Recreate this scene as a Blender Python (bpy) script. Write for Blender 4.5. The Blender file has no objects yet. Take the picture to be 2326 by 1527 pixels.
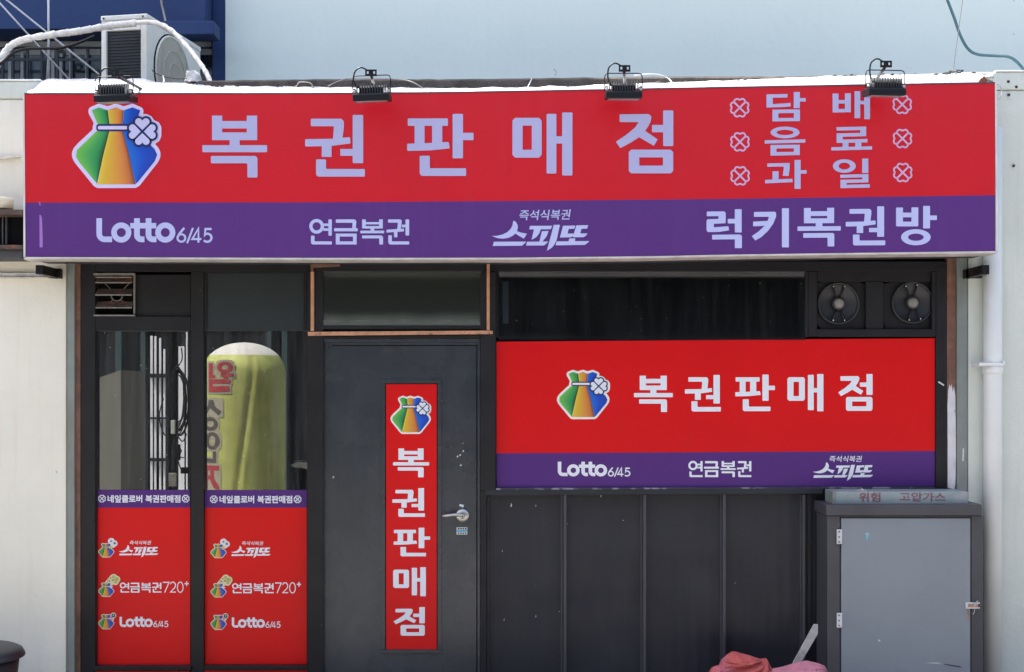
import bpy, bmesh, math, random
from mathutils import Vector, noise
random.seed(7)
sc = bpy.context.scene
col = sc.collection

# ------------------------------------------------------------------ camera, sky, sun, exposure
CAM_D, CAM_Z, F = 7.0, 1.725, 2800.0        # metres to the shop front, eye height, focal length in photo pixels
cam_d = bpy.data.cameras.new('camera'); cam = bpy.data.objects.new('camera', cam_d); col.objects.link(cam)
cam.location = (0, -CAM_D, CAM_Z); cam.rotation_euler = (math.radians(90), 0, 0)
cam_d.sensor_width = 36.0; cam_d.lens = 36.0 * F / 2326.0
cam_d.shift_y = 116.5 / 2326.0; cam_d.clip_end = 500
sc.camera = cam

SUN_E, SUN_A = 62.0, 35.0                   # elevation; degrees behind the facade plane, from the left
w = bpy.data.worlds.new('World'); sc.world = w; w.use_nodes = True
nt = w.node_tree
sky = nt.nodes.new('ShaderNodeTexSky'); sky.sky_type = 'NISHITA'; sky.sun_disc = False
sky.sun_elevation = math.radians(SUN_E)
sky.air_density = 1.0; sky.dust_density = 5.0; sky.ozone_density = 0.6
bg = nt.nodes['Background']; bg.inputs[1].default_value = 0.15
nt.links.new(sky.outputs[0], bg.inputs[0])
sd = bpy.data.lights.new('sun', 'SUN'); sun = bpy.data.objects.new('sun', sd); col.objects.link(sun)
sd.energy = 4.0; sd.angle = math.radians(0.5); sd.color = (1.0, 0.95, 0.88)
ce, se = math.cos(math.radians(SUN_E)), math.sin(math.radians(SUN_E))
to_sun = Vector((-ce * math.cos(math.radians(SUN_A)), ce * math.sin(math.radians(SUN_A)), se))
sun.rotation_euler = to_sun.to_track_quat('Z', 'Y').to_euler(); sun.location = (-6, 2, 12)
sky.sun_rotation = math.atan2(to_sun.x, to_sun.y)
sc.view_settings.view_transform = 'Standard'; sc.view_settings.look = 'None'
sc.view_settings.exposure = 1.8; sc.view_settings.gamma = 1.0

# ------------------------------------------------------------------ helpers
def W(px, py, Y=0.0):
    d = Y + CAM_D
    return Vector(((px - 1163.0) / F * d, Y, CAM_Z + (880.0 - py) / F * d))
def S(Y=0.0):                                # metres per photo pixel at depth Y
    return (Y + CAM_D) / F

def tag(o, label=None, cat=None, group=None, kind=None):
    if label: o['label'] = label
    if cat: o['category'] = cat
    if group: o['group'] = group
    if kind: o['kind'] = kind
    return o
def thing(name, loc, label, cat, group=None):
    o = bpy.data.objects.new(name, None); o.empty_display_size = 0.1
    o.location = loc; col.objects.link(o); tag(o, label, cat, group)
    return o
ABS = {}
def wloc(o):
    v = Vector((0, 0, 0))
    while o is not None:
        v += o.location; o = o.parent
    return v

class MB:
    def __init__(s): s.v = []; s.f = []; s.c = None
    def add(s, vs, fs):
        n = len(s.v); s.v += [Vector(v) for v in vs]; s.f += [[i + n for i in f] for f in fs]; return n
    def wbox(s, x0, x1, y0, y1, z0, z1):
        s.add([(x0,y0,z0),(x1,y0,z0),(x1,y1,z0),(x0,y1,z0),(x0,y0,z1),(x1,y0,z1),(x1,y1,z1),(x0,y1,z1)],
              [(0,1,5,4),(1,2,6,5),(2,3,7,6),(3,0,4,7),(4,5,6,7),(3,2,1,0)]); return s
    def box(s, px0, py0, px1, py1, Y0, Y1):  # front face fills the pixel rectangle at depth Y0, straight back to Y1
        a = W(px0, py1, Y0); b = W(px1, py0, Y0)
        return s.wbox(a.x, b.x, Y0, Y1, a.z, b.z)
    def prism(s, pts, Y0, Y1):               # pixel polygon at depth Y0, straight back to Y1
        P = [W(x, y, Y0) for x, y in pts]; n = len(P)
        s.add(P + [Vector((p.x, Y1, p.z)) for p in P],
              [list(range(n)), list(range(2*n-1, n-1, -1))] + [(i, i+n, (i+1) % n + n, (i+1) % n) for i in range(n)]); return s
    def poly(s, pts, Y):
        s.add([W(x, y, Y) for x, y in pts], [list(range(len(pts)))]); return s
    def tube(s, pts, r, seg=10, cap=True, rfun=None):
        pts = [Vector(p) for p in pts]; n = len(pts); base = len(s.v); up = Vector((0.31, 0.2, 0.93)); prev = None
        for i, p in enumerate(pts):
            t = (pts[min(i+1, n-1)] - pts[max(i-1, 0)])
            t = t.normalized() if t.length > 1e-9 else Vector((0, 0, 1))
            a = prev if prev is not None else up
            a = a - t * a.dot(t)
            if a.length < 1e-4: a = Vector((1, 0, 0)) - t * t.x
            a.normalize(); prev = a; b = t.cross(a)
            rr = r if rfun is None else rfun(i / max(1, n-1)) * r
            for k in range(seg):
                q = 2 * math.pi * k / seg
                s.v.append(p + (a * math.cos(q) + b * math.sin(q)) * rr)
        for i in range(n-1):
            for k in range(seg):
                s.f.append([base+i*seg+k, base+i*seg+(k+1) % seg, base+(i+1)*seg+(k+1) % seg, base+(i+1)*seg+k])
        if cap:
            s.f.append([base+k for k in range(seg-1, -1, -1)]); s.f.append([base+(n-1)*seg+k for k in range(seg)])
        return s
    def lathe(s, prof, c, axis='z', seg=32): # prof: list of (r, h)
        c = Vector(c); base = len(s.v); n = len(prof)
        for r, h in prof:
            for k in range(seg):
                q = 2*math.pi*k/seg; u, v = r*math.cos(q), r*math.sin(q)
                s.v.append(c + (Vector((u, v, h)) if axis == 'z' else Vector((u, h, v)) if axis == 'y' else Vector((h, u, v))))
        for i in range(n-1):
            for k in range(seg):
                s.f.append([base+i*seg+k, base+i*seg+(k+1) % seg, base+(i+1)*seg+(k+1) % seg, base+(i+1)*seg+k])
        if prof[0][0] > 1e-6: s.f.append([base+k for k in range(seg)])
        if prof[-1][0] > 1e-6: s.f.append([base+(n-1)*seg+k for k in range(seg)])
        return s
    def ring(s, c, r0, r1, y0, y1, seg=40):  # flat washer facing the street
        return s.lathe([(r1, y0), (r1, y1), (r0, y1), (r0, y0), (r1, y0)], c, 'y', seg)
    def build(s, name, mat, parent=None, bevel=0.0, smooth=False, colors=None):
        base = wloc(parent) if parent else None
        me = bpy.data.meshes.new(name)
        if base is None:
            xs = [v.x for v in s.v]; ys = [v.y for v in s.v]; zs = [v.z for v in s.v]
            base = Vector(((min(xs)+max(xs))/2, (min(ys)+max(ys))/2, min(zs)))
        me.from_pydata([v - base for v in s.v], [], s.f); me.validate()
        if colors:
            ca = me.color_attributes.new('print', 'FLOAT_COLOR', 'POINT')
            for i, c in enumerate(colors): ca.data[i].color = (c[0], c[1], c[2], 1)
        bm = bmesh.new(); bm.from_mesh(me)
        if not colors: bmesh.ops.remove_doubles(bm, verts=bm.verts, dist=1e-6)
        if name not in FLAT: bmesh.ops.recalc_face_normals(bm, faces=bm.faces)
        bm.to_mesh(me); bm.free()
        o = bpy.data.objects.new(name, me); col.objects.link(o)
        me.materials.append(mat)
        if parent: o.parent = parent
        else: o.location = base
        if bevel:
            m = o.modifiers.new('bevel', 'BEVEL'); m.width = bevel; m.segments = 2; m.limit_method = 'ANGLE'; m.angle_limit = math.radians(50)
        if smooth:
            for p in me.polygons: p.use_smooth = True
        return o
FLAT = {'lettering', 'emblem', 'clover', 'scratch'}

def spline(pts, n=8):
    P = [Vector(p) for p in pts]; out = []
    for i in range(len(P)-1):
        p0, p1, p2, p3 = P[max(i-1,0)], P[i], P[i+1], P[min(i+2, len(P)-1)]
        for k in range(n):
            t = k/n
            out.append(0.5*((2*p1)+(p2-p0)*t+(2*p0-5*p1+4*p2-p3)*t*t+(3*p1-p0-3*p2+p3)*t**3))
    out.append(P[-1]); return out

# ------------------------------------------------------------------ materials
def lin(r, g, b):
    f = lambda c: (c/255/12.92) if c/255 <= 0.04045 else ((c/255+0.055)/1.055)**2.4
    return (f(r), f(g), f(b))
def pbr(name, color, rough=0.6, metal=0.0, spec=0.5, var=0.0, vscale=3.0, bump=0.0, bscale=40.0, streak=0.0, scol=None,
        chips=0.0, ccol=(0.5, 0.5, 0.48), patch=None, coat=0.0, rvar=0.0):
    m = bpy.data.materials.new(name); m.use_nodes = True; t = m.node_tree; N = t.nodes; L = t.links
    b = N['Principled BSDF']; b.inputs['Roughness'].default_value = rough; b.inputs['Metallic'].default_value = metal
    b.inputs['Specular IOR Level'].default_value = spec
    if coat: b.inputs['Coat Weight'].default_value = coat; b.inputs['Coat Roughness'].default_value = 0.15
    geo = N.new('ShaderNodeNewGeometry'); pos = geo.outputs['Position']
    def nz(scale, detail=5, sx=1, sy=1, sz=1):
        mp = N.new('ShaderNodeMapping'); mp.inputs['Scale'].default_value = (sx, sy, sz); L.new(pos, mp.inputs[0])
        n = N.new('ShaderNodeTexNoise'); n.inputs['Scale'].default_value = scale; n.inputs['Detail'].default_value = detail
        n.inputs['Roughness'].default_value = 0.6; L.new(mp.outputs[0], n.inputs['Vector']); return n.outputs['Fac']
    def ramp(fac, a, bb):
        r = N.new('ShaderNodeMapRange'); r.inputs['From Min'].default_value = a; r.inputs['From Max'].default_value = bb
        L.new(fac, r.inputs['Value']); return r.outputs[0]
    def mix(fac, A, B):
        x = N.new('ShaderNodeMix'); x.data_type = 'RGBA'
        if isinstance(fac, float): x.inputs[0].default_value = fac
        else: L.new(fac, x.inputs[0])
        for sock, val in ((x.inputs[6], A), (x.inputs[7], B)):
            if isinstance(val, tuple): sock.default_value = (*val[:3], 1)
            else: L.new(val, sock)
        return x.outputs[2]
    def mul(f, k):
        x = N.new('ShaderNodeMath'); x.operation = 'MULTIPLY'; L.new(f, x.inputs[0])
        if isinstance(k, (int, float)): x.inputs[1].default_value = k
        else: L.new(k, x.inputs[1])
        return x.outputs[0]
    c = tuple(color)
    if var:
        lo = tuple(v*(1-var) for v in color); hi = tuple(min(1, v*(1+var)) for v in color)
        c = mix(ramp(nz(vscale, 8), 0.3, 0.7), lo, hi)
    if patch:                                 # (colour, noise scale, threshold, strength)
        pc, ps, pt, pk = patch
        c = mix(mul(ramp(nz(ps, 8), pt, pt+0.06), pk), c, tuple(pc))
    if streak:
        c = mix(mul(ramp(nz(6.0, 6, 3.0, 3.0, 0.18), 0.52, 0.75), streak), c, tuple(scol or tuple(v*0.45 for v in color)))
    if chips:
        vo = N.new('ShaderNodeTexVoronoi'); vo.inputs['Scale'].default_value = chips; L.new(pos, vo.inputs['Vector'])
        near = ramp(vo.outputs['Distance'], 0.10, 0.05)
        sep = N.new('ShaderNodeSeparateColor'); L.new(vo.outputs['Color'], sep.inputs[0])
        c = mix(mul(near, ramp(sep.outputs[0], 0.955, 0.96)), c, tuple(ccol))
    if isinstance(c, tuple): b.inputs['Base Color'].default_value = (*c[:3], 1)
    else: L.new(c, b.inputs['Base Color'])
    if rvar:
        r = N.new('ShaderNodeMapRange'); r.inputs['To Min'].default_value = max(0.03, rough-rvar); r.inputs['To Max'].default_value = min(1, rough+rvar)
        r.inputs['From Min'].default_value = 0.3; r.inputs['From Max'].default_value = 0.7
        L.new(nz(5, 6), r.inputs['Value']); L.new(r.outputs[0], b.inputs['Roughness'])
    if bump:
        bp = N.new('ShaderNodeBump'); bp.inputs['Strength'].default_value = bump; bp.inputs['Distance'].default_value = 0.01
        L.new(nz(bscale, 6), bp.inputs['Height']); L.new(bp.outputs[0], b.inputs['Normal'])
    return m
def glass(name, tint=(0.8, 0.85, 0.85), rough=0.02, f0=0.05):
    m = bpy.data.materials.new(name); m.use_nodes = True; t = m.node_tree; N = t.nodes; L = t.links
    N.remove(N['Principled BSDF']); out = N['Material Output']
    tr = N.new('ShaderNodeBsdfTransparent'); tr.inputs[0].default_value = (*tint, 1)
    gl = N.new('ShaderNodeBsdfGlossy'); gl.inputs['Roughness'].default_value = rough
    lw = N.new('ShaderNodeLayerWeight'); lw.inputs['Blend'].default_value = 0.5
    p = N.new('ShaderNodeMath'); p.operation = 'POWER'; L.new(lw.outputs['Facing'], p.inputs[0]); p.inputs[1].default_value = 5
    r = N.new('ShaderNodeMapRange'); r.inputs['To Min'].default_value = f0; L.new(p.outputs[0], r.inputs['Value'])
    mx = N.new('ShaderNodeMixShader'); L.new(r.outputs[0], mx.inputs[0]); L.new(tr.outputs[0], mx.inputs[1]); L.new(gl.outputs[0], mx.inputs[2])
    L.new(mx.outputs[0], out.inputs['Surface']); return m
def emit(name, color, strength):
    m = bpy.data.materials.new(name); m.use_nodes = True; b = m.node_tree.nodes['Principled BSDF']
    b.inputs['Base Color'].default_value = (0.6, 0.6, 0.6, 1); b.inputs['Emission Color'].default_value = (*color, 1)
    b.inputs['Emission Strength'].default_value = strength; return m
def printed(name, rough=0.4):
    m = bpy.data.materials.new(name); m.use_nodes = True; t = m.node_tree
    a = t.nodes.new('ShaderNodeAttribute'); a.attribute_name = 'print'
    b = t.nodes['Principled BSDF']; b.inputs['Roughness'].default_value = rough
    t.links.new(a.outputs['Color'], b.inputs['Base Color']); return m

def foot_glow_glass(name, tint, f0, z0, z1, glow_col):  # paints a paler, lit-looking foot into the glass, fading upwards
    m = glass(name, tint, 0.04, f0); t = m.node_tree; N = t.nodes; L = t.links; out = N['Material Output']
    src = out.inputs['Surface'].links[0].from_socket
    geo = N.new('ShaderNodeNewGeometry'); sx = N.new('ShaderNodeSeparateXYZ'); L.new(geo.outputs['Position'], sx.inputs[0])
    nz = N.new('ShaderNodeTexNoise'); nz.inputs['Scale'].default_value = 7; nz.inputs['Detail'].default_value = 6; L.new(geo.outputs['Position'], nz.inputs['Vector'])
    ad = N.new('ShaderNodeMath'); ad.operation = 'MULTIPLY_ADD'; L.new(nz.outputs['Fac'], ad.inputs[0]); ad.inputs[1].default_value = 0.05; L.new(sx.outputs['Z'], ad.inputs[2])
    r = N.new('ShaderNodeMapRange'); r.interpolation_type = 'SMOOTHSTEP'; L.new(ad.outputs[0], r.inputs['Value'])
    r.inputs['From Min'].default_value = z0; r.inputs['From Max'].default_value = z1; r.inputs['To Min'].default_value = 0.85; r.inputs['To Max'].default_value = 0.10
    d = N.new('ShaderNodeBsdfDiffuse'); d.inputs[0].default_value = (*glow_col, 1)
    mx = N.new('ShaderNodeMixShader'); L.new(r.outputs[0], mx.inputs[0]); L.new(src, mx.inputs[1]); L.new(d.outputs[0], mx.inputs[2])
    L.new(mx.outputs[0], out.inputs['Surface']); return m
def dirty_glass(name, tint, f0, dirt=1.0):
    m = glass(name, tint, 0.004, f0); t = m.node_tree; N = t.nodes; L = t.links; out = N['Material Output']
    src = out.inputs['Surface'].links[0].from_socket
    geo = N.new('ShaderNodeNewGeometry'); mp = N.new('ShaderNodeMapping'); mp.inputs['Scale'].default_value = (14, 1, 0.8); L.new(geo.outputs['Position'], mp.inputs[0])
    nz = N.new('ShaderNodeTexNoise'); nz.inputs['Scale'].default_value = 2.0; nz.inputs['Detail'].default_value = 7; L.new(mp.outputs[0], nz.inputs['Vector'])
    r = N.new('ShaderNodeMapRange'); L.new(nz.outputs['Fac'], r.inputs['Value']); r.inputs['From Min'].default_value = 0.4; r.inputs['From Max'].default_value = 0.8; r.inputs['To Min'].default_value = 0.015*dirt; r.inputs['To Max'].default_value = 0.10*dirt
    vo = N.new('ShaderNodeTexVoronoi'); vo.inputs['Scale'].default_value = 34; L.new(geo.outputs['Position'], vo.inputs['Vector'])
    sp = N.new('ShaderNodeMapRange'); L.new(vo.outputs['Distance'], sp.inputs['Value']); sp.inputs['From Min'].default_value = 0.10; sp.inputs['From Max'].default_value = 0.05
    sc_ = N.new('ShaderNodeSeparateColor'); L.new(vo.outputs['Color'], sc_.inputs[0])
    th = N.new('ShaderNodeMath'); th.operation = 'GREATER_THAN'; L.new(sc_.outputs[0], th.inputs[0]); th.inputs[1].default_value = 0.9
    mu = N.new('ShaderNodeMath'); mu.operation = 'MULTIPLY'; L.new(sp.outputs[0], mu.inputs[0]); L.new(th.outputs[0], mu.inputs[1])
    ma = N.new('ShaderNodeMath'); ma.operation = 'MAXIMUM'; L.new(mu.outputs[0], ma.inputs[0]); L.new(r.outputs[0], ma.inputs[1])
    d = N.new('ShaderNodeBsdfDiffuse'); d.inputs[0].default_value = (0.42, 0.43, 0.42, 1)
    mx = N.new('ShaderNodeMixShader'); L.new(ma.outputs[0], mx.inputs[0]); L.new(src, mx.inputs[1]); L.new(d.outputs[0], mx.inputs[2])
    L.new(mx.outputs[0], out.inputs['Surface']); return m
M = dict(
    ground=pbr('paving', (0.26, 0.25, 0.235), 0.9, var=0.2, bump=0.4),
    wall_l=pbr('cream_wall_paint', (0.73, 0.70, 0.61), 0.75, var=0.08, vscale=1.1, bump=0.35, bscale=25, streak=0.2, chips=12, ccol=(0.5, 0.47, 0.42), scol=(0.55, 0.47, 0.33)),
    wall_r=pbr('pale_wall_paint', (0.60, 0.63, 0.565), 0.75, var=0.07, vscale=1.6, bump=0.35, bscale=25, streak=0.25, scol=(0.44, 0.43, 0.37), chips=12, ccol=(0.32, 0.32, 0.3)),
    cap=pbr('bright_coping', (0.8, 0.8, 0.78), 0.7, var=0.1, bump=0.3),
    blue=pbr('light_blue_render', (0.80, 0.86, 0.77), 0.8, streak=0.10, scol=(0.68, 0.74, 0.68), var=0.03, vscale=0.7, chips=9, ccol=(0.6, 0.64, 0.62), bump=0.25, bscale=14),
    navy=pbr('navy_render', (0.010, 0.036, 0.125), 0.7, var=0.12, vscale=1.5, bump=0.3, bscale=30),
    dark=pbr('charcoal_paint', (0.0135, 0.0135, 0.016), 0.42, spec=0.25, var=0.18, vscale=4, bump=0.12, bscale=60, chips=26, ccol=(0.16, 0.16, 0.16), rvar=0.1),
    dark2=pbr('charcoal_siding', (0.019, 0.021, 0.028), 0.42, spec=0.32, streak=0.25, scol=(0.034, 0.036, 0.04), var=0.2, vscale=3, bump=0.06, bscale=40, chips=22, ccol=(0.3, 0.3, 0.3), rvar=0.08),
    door=pbr('charcoal_door_paint', (0.031, 0.037, 0.045), 0.27, spec=0.5, patch=((0.05, 0.055, 0.062), 3, 0.56, 0.5), var=0.16, vscale=4, bump=0.05, bscale=50, streak=0.18, scol=(0.08, 0.08, 0.08), chips=24, ccol=(0.16, 0.16, 0.16), rvar=0.06),
    batten=pbr('charcoal_batten', (0.042, 0.045, 0.055), 0.38, var=0.15, vscale=4, chips=24, ccol=(0.3, 0.3, 0.3)),
    darkpane=pbr('smoked_panel', (0.024, 0.030, 0.034), 0.3, spec=0.3, var=0.15, vscale=5, chips=30, ccol=(0.2, 0.2, 0.2)),
    brown=pbr('weathered_brown_wood', (0.16, 0.075, 0.05), 0.75, var=0.4, vscale=14, bump=0.4, bscale=60, streak=0.5, scol=(0.3, 0.2, 0.16)),
    orange=pbr('bare_orange_wood', (0.50, 0.25, 0.145), 0.75, var=0.3, vscale=18, bump=0.3, bscale=60, patch=((0.1, 0.06, 0.04), 22, 0.6, 0.8)),
    jamb=pbr('grey_green_metal', (0.20, 0.225, 0.21), 0.5, var=0.15, vscale=6, streak=0.4, scol=(0.16, 0.11, 0.06)),
    flake=pbr('flaking_grey_paint', (0.035, 0.035, 0.042), 0.6, var=0.2, bump=0.4, patch=((0.28, 0.27, 0.3), 9, 0.52, 0.9)),
    red=pbr('red_vinyl', (0.54, 0.008, 0.017), 0.34, spec=0.32, var=0.05, vscale=1.2, bump=0.12, bscale=2.2, streak=0.10, scol=(0.42, 0.05, 0.07)),
    purple=pbr('purple_vinyl', (0.090, 0.028, 0.178), 0.34, spec=0.3, var=0.05, vscale=1.2, bump=0.12, bscale=2.2, streak=0.12, scol=(0.14, 0.08, 0.22)),
    lav=pbr('lavender_white_print', (0.40, 0.395, 0.62), 0.4),
    lilac=pbr('lilac_print', (0.58, 0.36, 0.56), 0.4),
    lav2=pbr('pale_lavender_print', (0.45, 0.48, 0.76), 0.4),
    white=pbr('white_print', (0.74, 0.75, 0.80), 0.4),
    red2=pbr('red_film', (0.62, 0.004, 0.006), 0.36, spec=0.22, var=0.06, vscale=1.5, bump=0.10, bscale=3, streak=0.08, scol=(0.45, 0.02, 0.03)),
    purple2=pbr('purple_film', (0.085, 0.028, 0.17), 0.42, spec=0.16, var=0.04, vscale=2),
    print=printed('colour_print'),
    frame=pbr('white_sign_frame', (0.62, 0.60, 0.58), 0.5, var=0.15, vscale=8, streak=0.3),
    under=pbr('weathered_aluminium_lip', (0.52, 0.49, 0.46), 0.5, var=0.2, vscale=9, bump=0.2, streak=0.4, scol=(0.3, 0.25, 0.2), chips=6, ccol=(0.08, 0.07, 0.07)),
    sheet=pbr('white_tarpaulin', (0.62, 0.63, 0.66), 0.35, streak=0.3, scol=(0.45, 0.44, 0.42), patch=((0.4, 0.37, 0.33), 9, 0.60, 0.7), var=0.12, vscale=5, bump=0.6, bscale=12),
    concrete=pbr('stained_concrete', (0.085, 0.072, 0.06), 0.95, var=0.45, vscale=9, bump=1.0, bscale=50, streak=0.5, scol=(0.05, 0.045, 0.04)),
    plaster=pbr('broken_mortar', (0.6, 0.58, 0.54), 0.9, var=0.2, vscale=20, bump=0.8, bscale=60),
    black=pbr('black_enamel', (0.007, 0.007, 0.009), 0.4, spec=0.25, var=0.2, vscale=20),
    blackm=pbr('black_plastic', (0.02, 0.021, 0.026), 0.45, var=0.2, vscale=9),
    fin=pbr('cast_fins', (0.05, 0.053, 0.058), 0.3, metal=0.3),
    steel=pbr('dull_steel', (0.5, 0.49, 0.46), 0.35, metal=0.9, var=0.15, vscale=20),
    acwhite=pbr('air_conditioner_white', (0.76, 0.73, 0.65), 0.5, var=0.05, vscale=4, streak=0.2, scol=(0.4, 0.36, 0.28)),
    coil=pbr('condenser_fins', (0.022, 0.024, 0.028), 0.5, var=0.2, vscale=30),
    wrap=pbr('white_tape_wrap', (0.82, 0.77, 0.69), 0.65, var=0.2, vscale=15, bump=0.6, bscale=50, streak=0.3, scol=(0.4, 0.36, 0.32)),
    pole=pbr('painted_pole', (0.55, 0.55, 0.56), 0.4, var=0.2, vscale=10),
    teal=pbr('teal_cable', (0.07, 0.16, 0.18), 0.35),
    wire=pbr('grey_wire', (0.28, 0.25, 0.23), 0.6),
    rust=pbr('rusty_steel', (0.075, 0.05, 0.042), 0.8, var=0.5, vscale=18, bump=0.6, bscale=60, patch=((0.25, 0.08, 0.04), 14, 0.52, 0.8)),
    beige=pbr('beige_plastic', (0.62, 0.58, 0.47), 0.6, var=0.1),
    jet=pbr('flat_black', (0.005, 0.005, 0.006), 0.7, spec=0.1),
    glass=dirty_glass('mirror_film_glass', (0.28, 0.32, 0.33), 0.25),
    glassd=dirty_glass('dark_glass', (0.45, 0.5, 0.55), 0.10, 0.22),
    glasst=foot_glow_glass('foot_glow_transom_glass', (0.6, 0.65, 0.65), 0.05, W(0, 738, -.01).z, W(0, 692, -.01).z, (0.16, 0.18, 0.16)),  # light along the bottom of the transom pane is put into its colour
    oppwall=pbr('street_building_render', (0.16, 0.15, 0.145), 0.8, var=0.2, vscale=1, bump=0.2),
    oppdark=pbr('dark_shop_fronts', (0.012, 0.015, 0.019), 0.6, spec=0.2, var=0.5, vscale=2),
    oppteal=pbr('dark_teal_shutter', (0.03, 0.06, 0.065), 0.6, var=0.2, vscale=2),
    oppwhite=pbr('white_bars', (0.8, 0.82, 0.85), 0.5),
    inside=pbr('dark_interior', (0.022, 0.028, 0.032), 0.8, var=0.3, vscale=2),
    insidet=pbr('teal_interior_strip', (0.05, 0.085, 0.09), 0.6, var=0.2),
    card=pbr('beige_board', (0.17, 0.173, 0.148), 0.7, var=0.05, vscale=3),
    day=emit('daylight_window', (0.86, 0.92, 1.0), 0.55),
    green=pbr('lime_nylon', (0.52, 0.57, 0.17), 0.6, var=0.16, vscale=5, streak=0.35, scol=(0.16, 0.18, 0.03)),
    dome=pbr('white_nylon', (0.62, 0.62, 0.58), 0.6, var=0.08, vscale=5, streak=0.3, scol=(0.36, 0.36, 0.32)),
    lred=pbr('red_balloon_print', (0.42, 0.05, 0.06), 0.6), lgrey=pbr('grey_balloon_print', (0.10, 0.095, 0.085), 0.6),
    halo=pbr('beige_balloon_halo', (0.42, 0.40, 0.30), 0.6),
    frost=pbr('pale_blind', (0.66, 0.7, 0.62), 0.8, var=0.08, vscale=6),
    cabinet=pbr('cabinet_grey', (0.205, 0.235, 0.26), 0.36, var=0.07, vscale=3, bump=0.12, bscale=4, streak=0.12, scol=(0.15, 0.16, 0.17), chips=18, ccol=(0.5, 0.5, 0.48), rvar=0.06),
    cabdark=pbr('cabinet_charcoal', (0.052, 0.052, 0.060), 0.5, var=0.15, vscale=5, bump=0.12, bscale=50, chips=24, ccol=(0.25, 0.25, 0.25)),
    notice=pbr('faded_notice_grey', (0.24, 0.29, 0.29), 0.5, var=0.15, vscale=4, patch=((0.36, 0.34, 0.36), 6, 0.55, 0.6)),
    nred=pbr('faded_red_paint', (0.20, 0.085, 0.105), 0.6, patch=((0.26, 0.28, 0.28), 30, 0.58, 0.7)),
    pipe=pbr('white_pipe_paint', (0.68, 0.70, 0.68), 0.5, var=0.05, vscale=4),
    sack=pbr('faded_red_cloth', (0.46, 0.085, 0.075), 0.8, var=0.15, vscale=9, bump=0.25, bscale=120, patch=((0.45, 0.14, 0.20), 7, 0.5, 0.6)),
    sack2=pbr('pink_cloth', (0.46, 0.17, 0.215), 0.8, var=0.15, vscale=12, bump=0.3, bscale=160, patch=((0.45, 0.08, 0.08), 6, 0.55, 0.8)),
    wood=pbr('grey_weathered_wood', (0.40, 0.39, 0.37), 0.85, var=0.2, vscale=25, bump=0.4, bscale=80, patch=((0.2, 0.2, 0.2), 20, 0.6, 0.6)),
    sticker=pbr('white_sticker', (0.6, 0.62, 0.62), 0.5), cyan=pbr('pale_cyan_print', (0.12, 0.38, 0.5), 0.5),
    wpaint=pbr('flaking_white_paint', (0.6, 0.58, 0.6), 0.7, var=0.15, vscale=12, patch=((0.3, 0.27, 0.25), 16, 0.62, 0.7)),
    scratch=pbr('worn_purple', (0.32, 0.14, 0.5), 0.5),
    whitec=pbr('white_curtain', (0.6, 0.6, 0.6), 0.8),
    hub=pbr('dirty_fan_hub', (0.22, 0.21, 0.19), 0.55, metal=0.3, var=0.3, vscale=60),
    rustrun=pbr('rust_run', (0.26, 0.20, 0.16), 0.7, var=0.3, vscale=40),
    gwin2=pbr('beige_grille_back', (0.50, 0.47, 0.40), 0.8),  # even beige of the plate behind the fan grille
    gwin=pbr('grey_window_frame', (0.46, 0.49, 0.48), 0.6, var=0.15),
    gpane=pbr('dark_window_pane', (0.03, 0.045, 0.06), 0.12, var=0.6, vscale=3),
    rail=pbr('black_iron', (0.02, 0.022, 0.026), 0.5),
)

# ------------------------------------------------------------------ ground
g = MB().wbox(-60, 60, -80, 40, -0.2, 0.0).build('ground', M['ground']); tag(g, kind='structure')

# ------------------------------------------------------------------ buildings behind
bb = thing('light_blue_building', (2.5, 3.5, 0), 'tall light blue rendered building rising behind the shop roof', 'building')
x512 = W(512, 0, 2.0).x
MB().wbox(x512, 9.0, 2.0, 8.0, 0, 9.6).build('wall', M['blue'], bb)
nb = thing('navy_building', (-4, 3.5, 0), 'dark navy building with barred window beside the light blue wall', 'building')
xr = x512 - 0.003; x480 = W(482, 0, 2.0).x
MB().wbox(x480, xr, 2.001, 8.0, 0, 9.6).build('wall', M['navy'], nb, 0.004)
zt = W(0, 66, 1.8).z
b1 = MB().wbox(-9, x480 - 0.002, 1.8, 8.0, zt, 9.6)
b1.build('upper_wall', M['navy'], nb, 0.004)
b2 = MB().wbox(W(365, 0, 1.62).x, W(486, 0, 1.62).x, 1.62, 1.798, W(0, 78, 1.62).z, W(0, 47, 1.62).z)
b2.build('awning_beam', M['navy'], nb, 0.006)
MB().wbox(-9, x480 - 0.002, 2.13, 2.3, 0, zt - 0.003).build('recess_wall', M['navy'], nb)
wf = MB(); zs = W(0, 118, 2.1).z
wf.wbox(-9, x480 - 0.03, 2.10, 2.128, W(0, 106, 2.1).z, W(0, 94, 2.1).z)
wf.wbox(-9, x480 - 0.03, 2.11, 2.128, W(0, 124, 2.1).z, W(0, 110, 2.1).z)
win = wf.build('window', M['gwin'], nb, 0.003)
for px in (-60, 20, 48, 118, 136, 158, 195, 262, 330, 445):
    MB().wbox(W(px, 0, 2.1).x, W(px+7, 0, 2.1).x, 2.085, 2.109, 3.2, W(0, 112, 2.1).z).build('window_bar', M['gwin'], win, 0.002)
MB().wbox(-9, x480 - 0.03, 2.118, 2.1285, 3.2, W(0, 124.5, 2.1).z).build('pane', M['gpane'], win)
rl = thing('iron_railing', W(110, 200, 1.95), 'black wrought iron railing with a curl before the navy building window', 'railing')
MB().wbox(W(-120, 0, 1.95).x, W(340, 0, 1.95).x, 1.94, 1.955, W(0, 139, 1.95).z, W(0, 133, 1.95).z).build('rail', M['rail'], rl)
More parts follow.
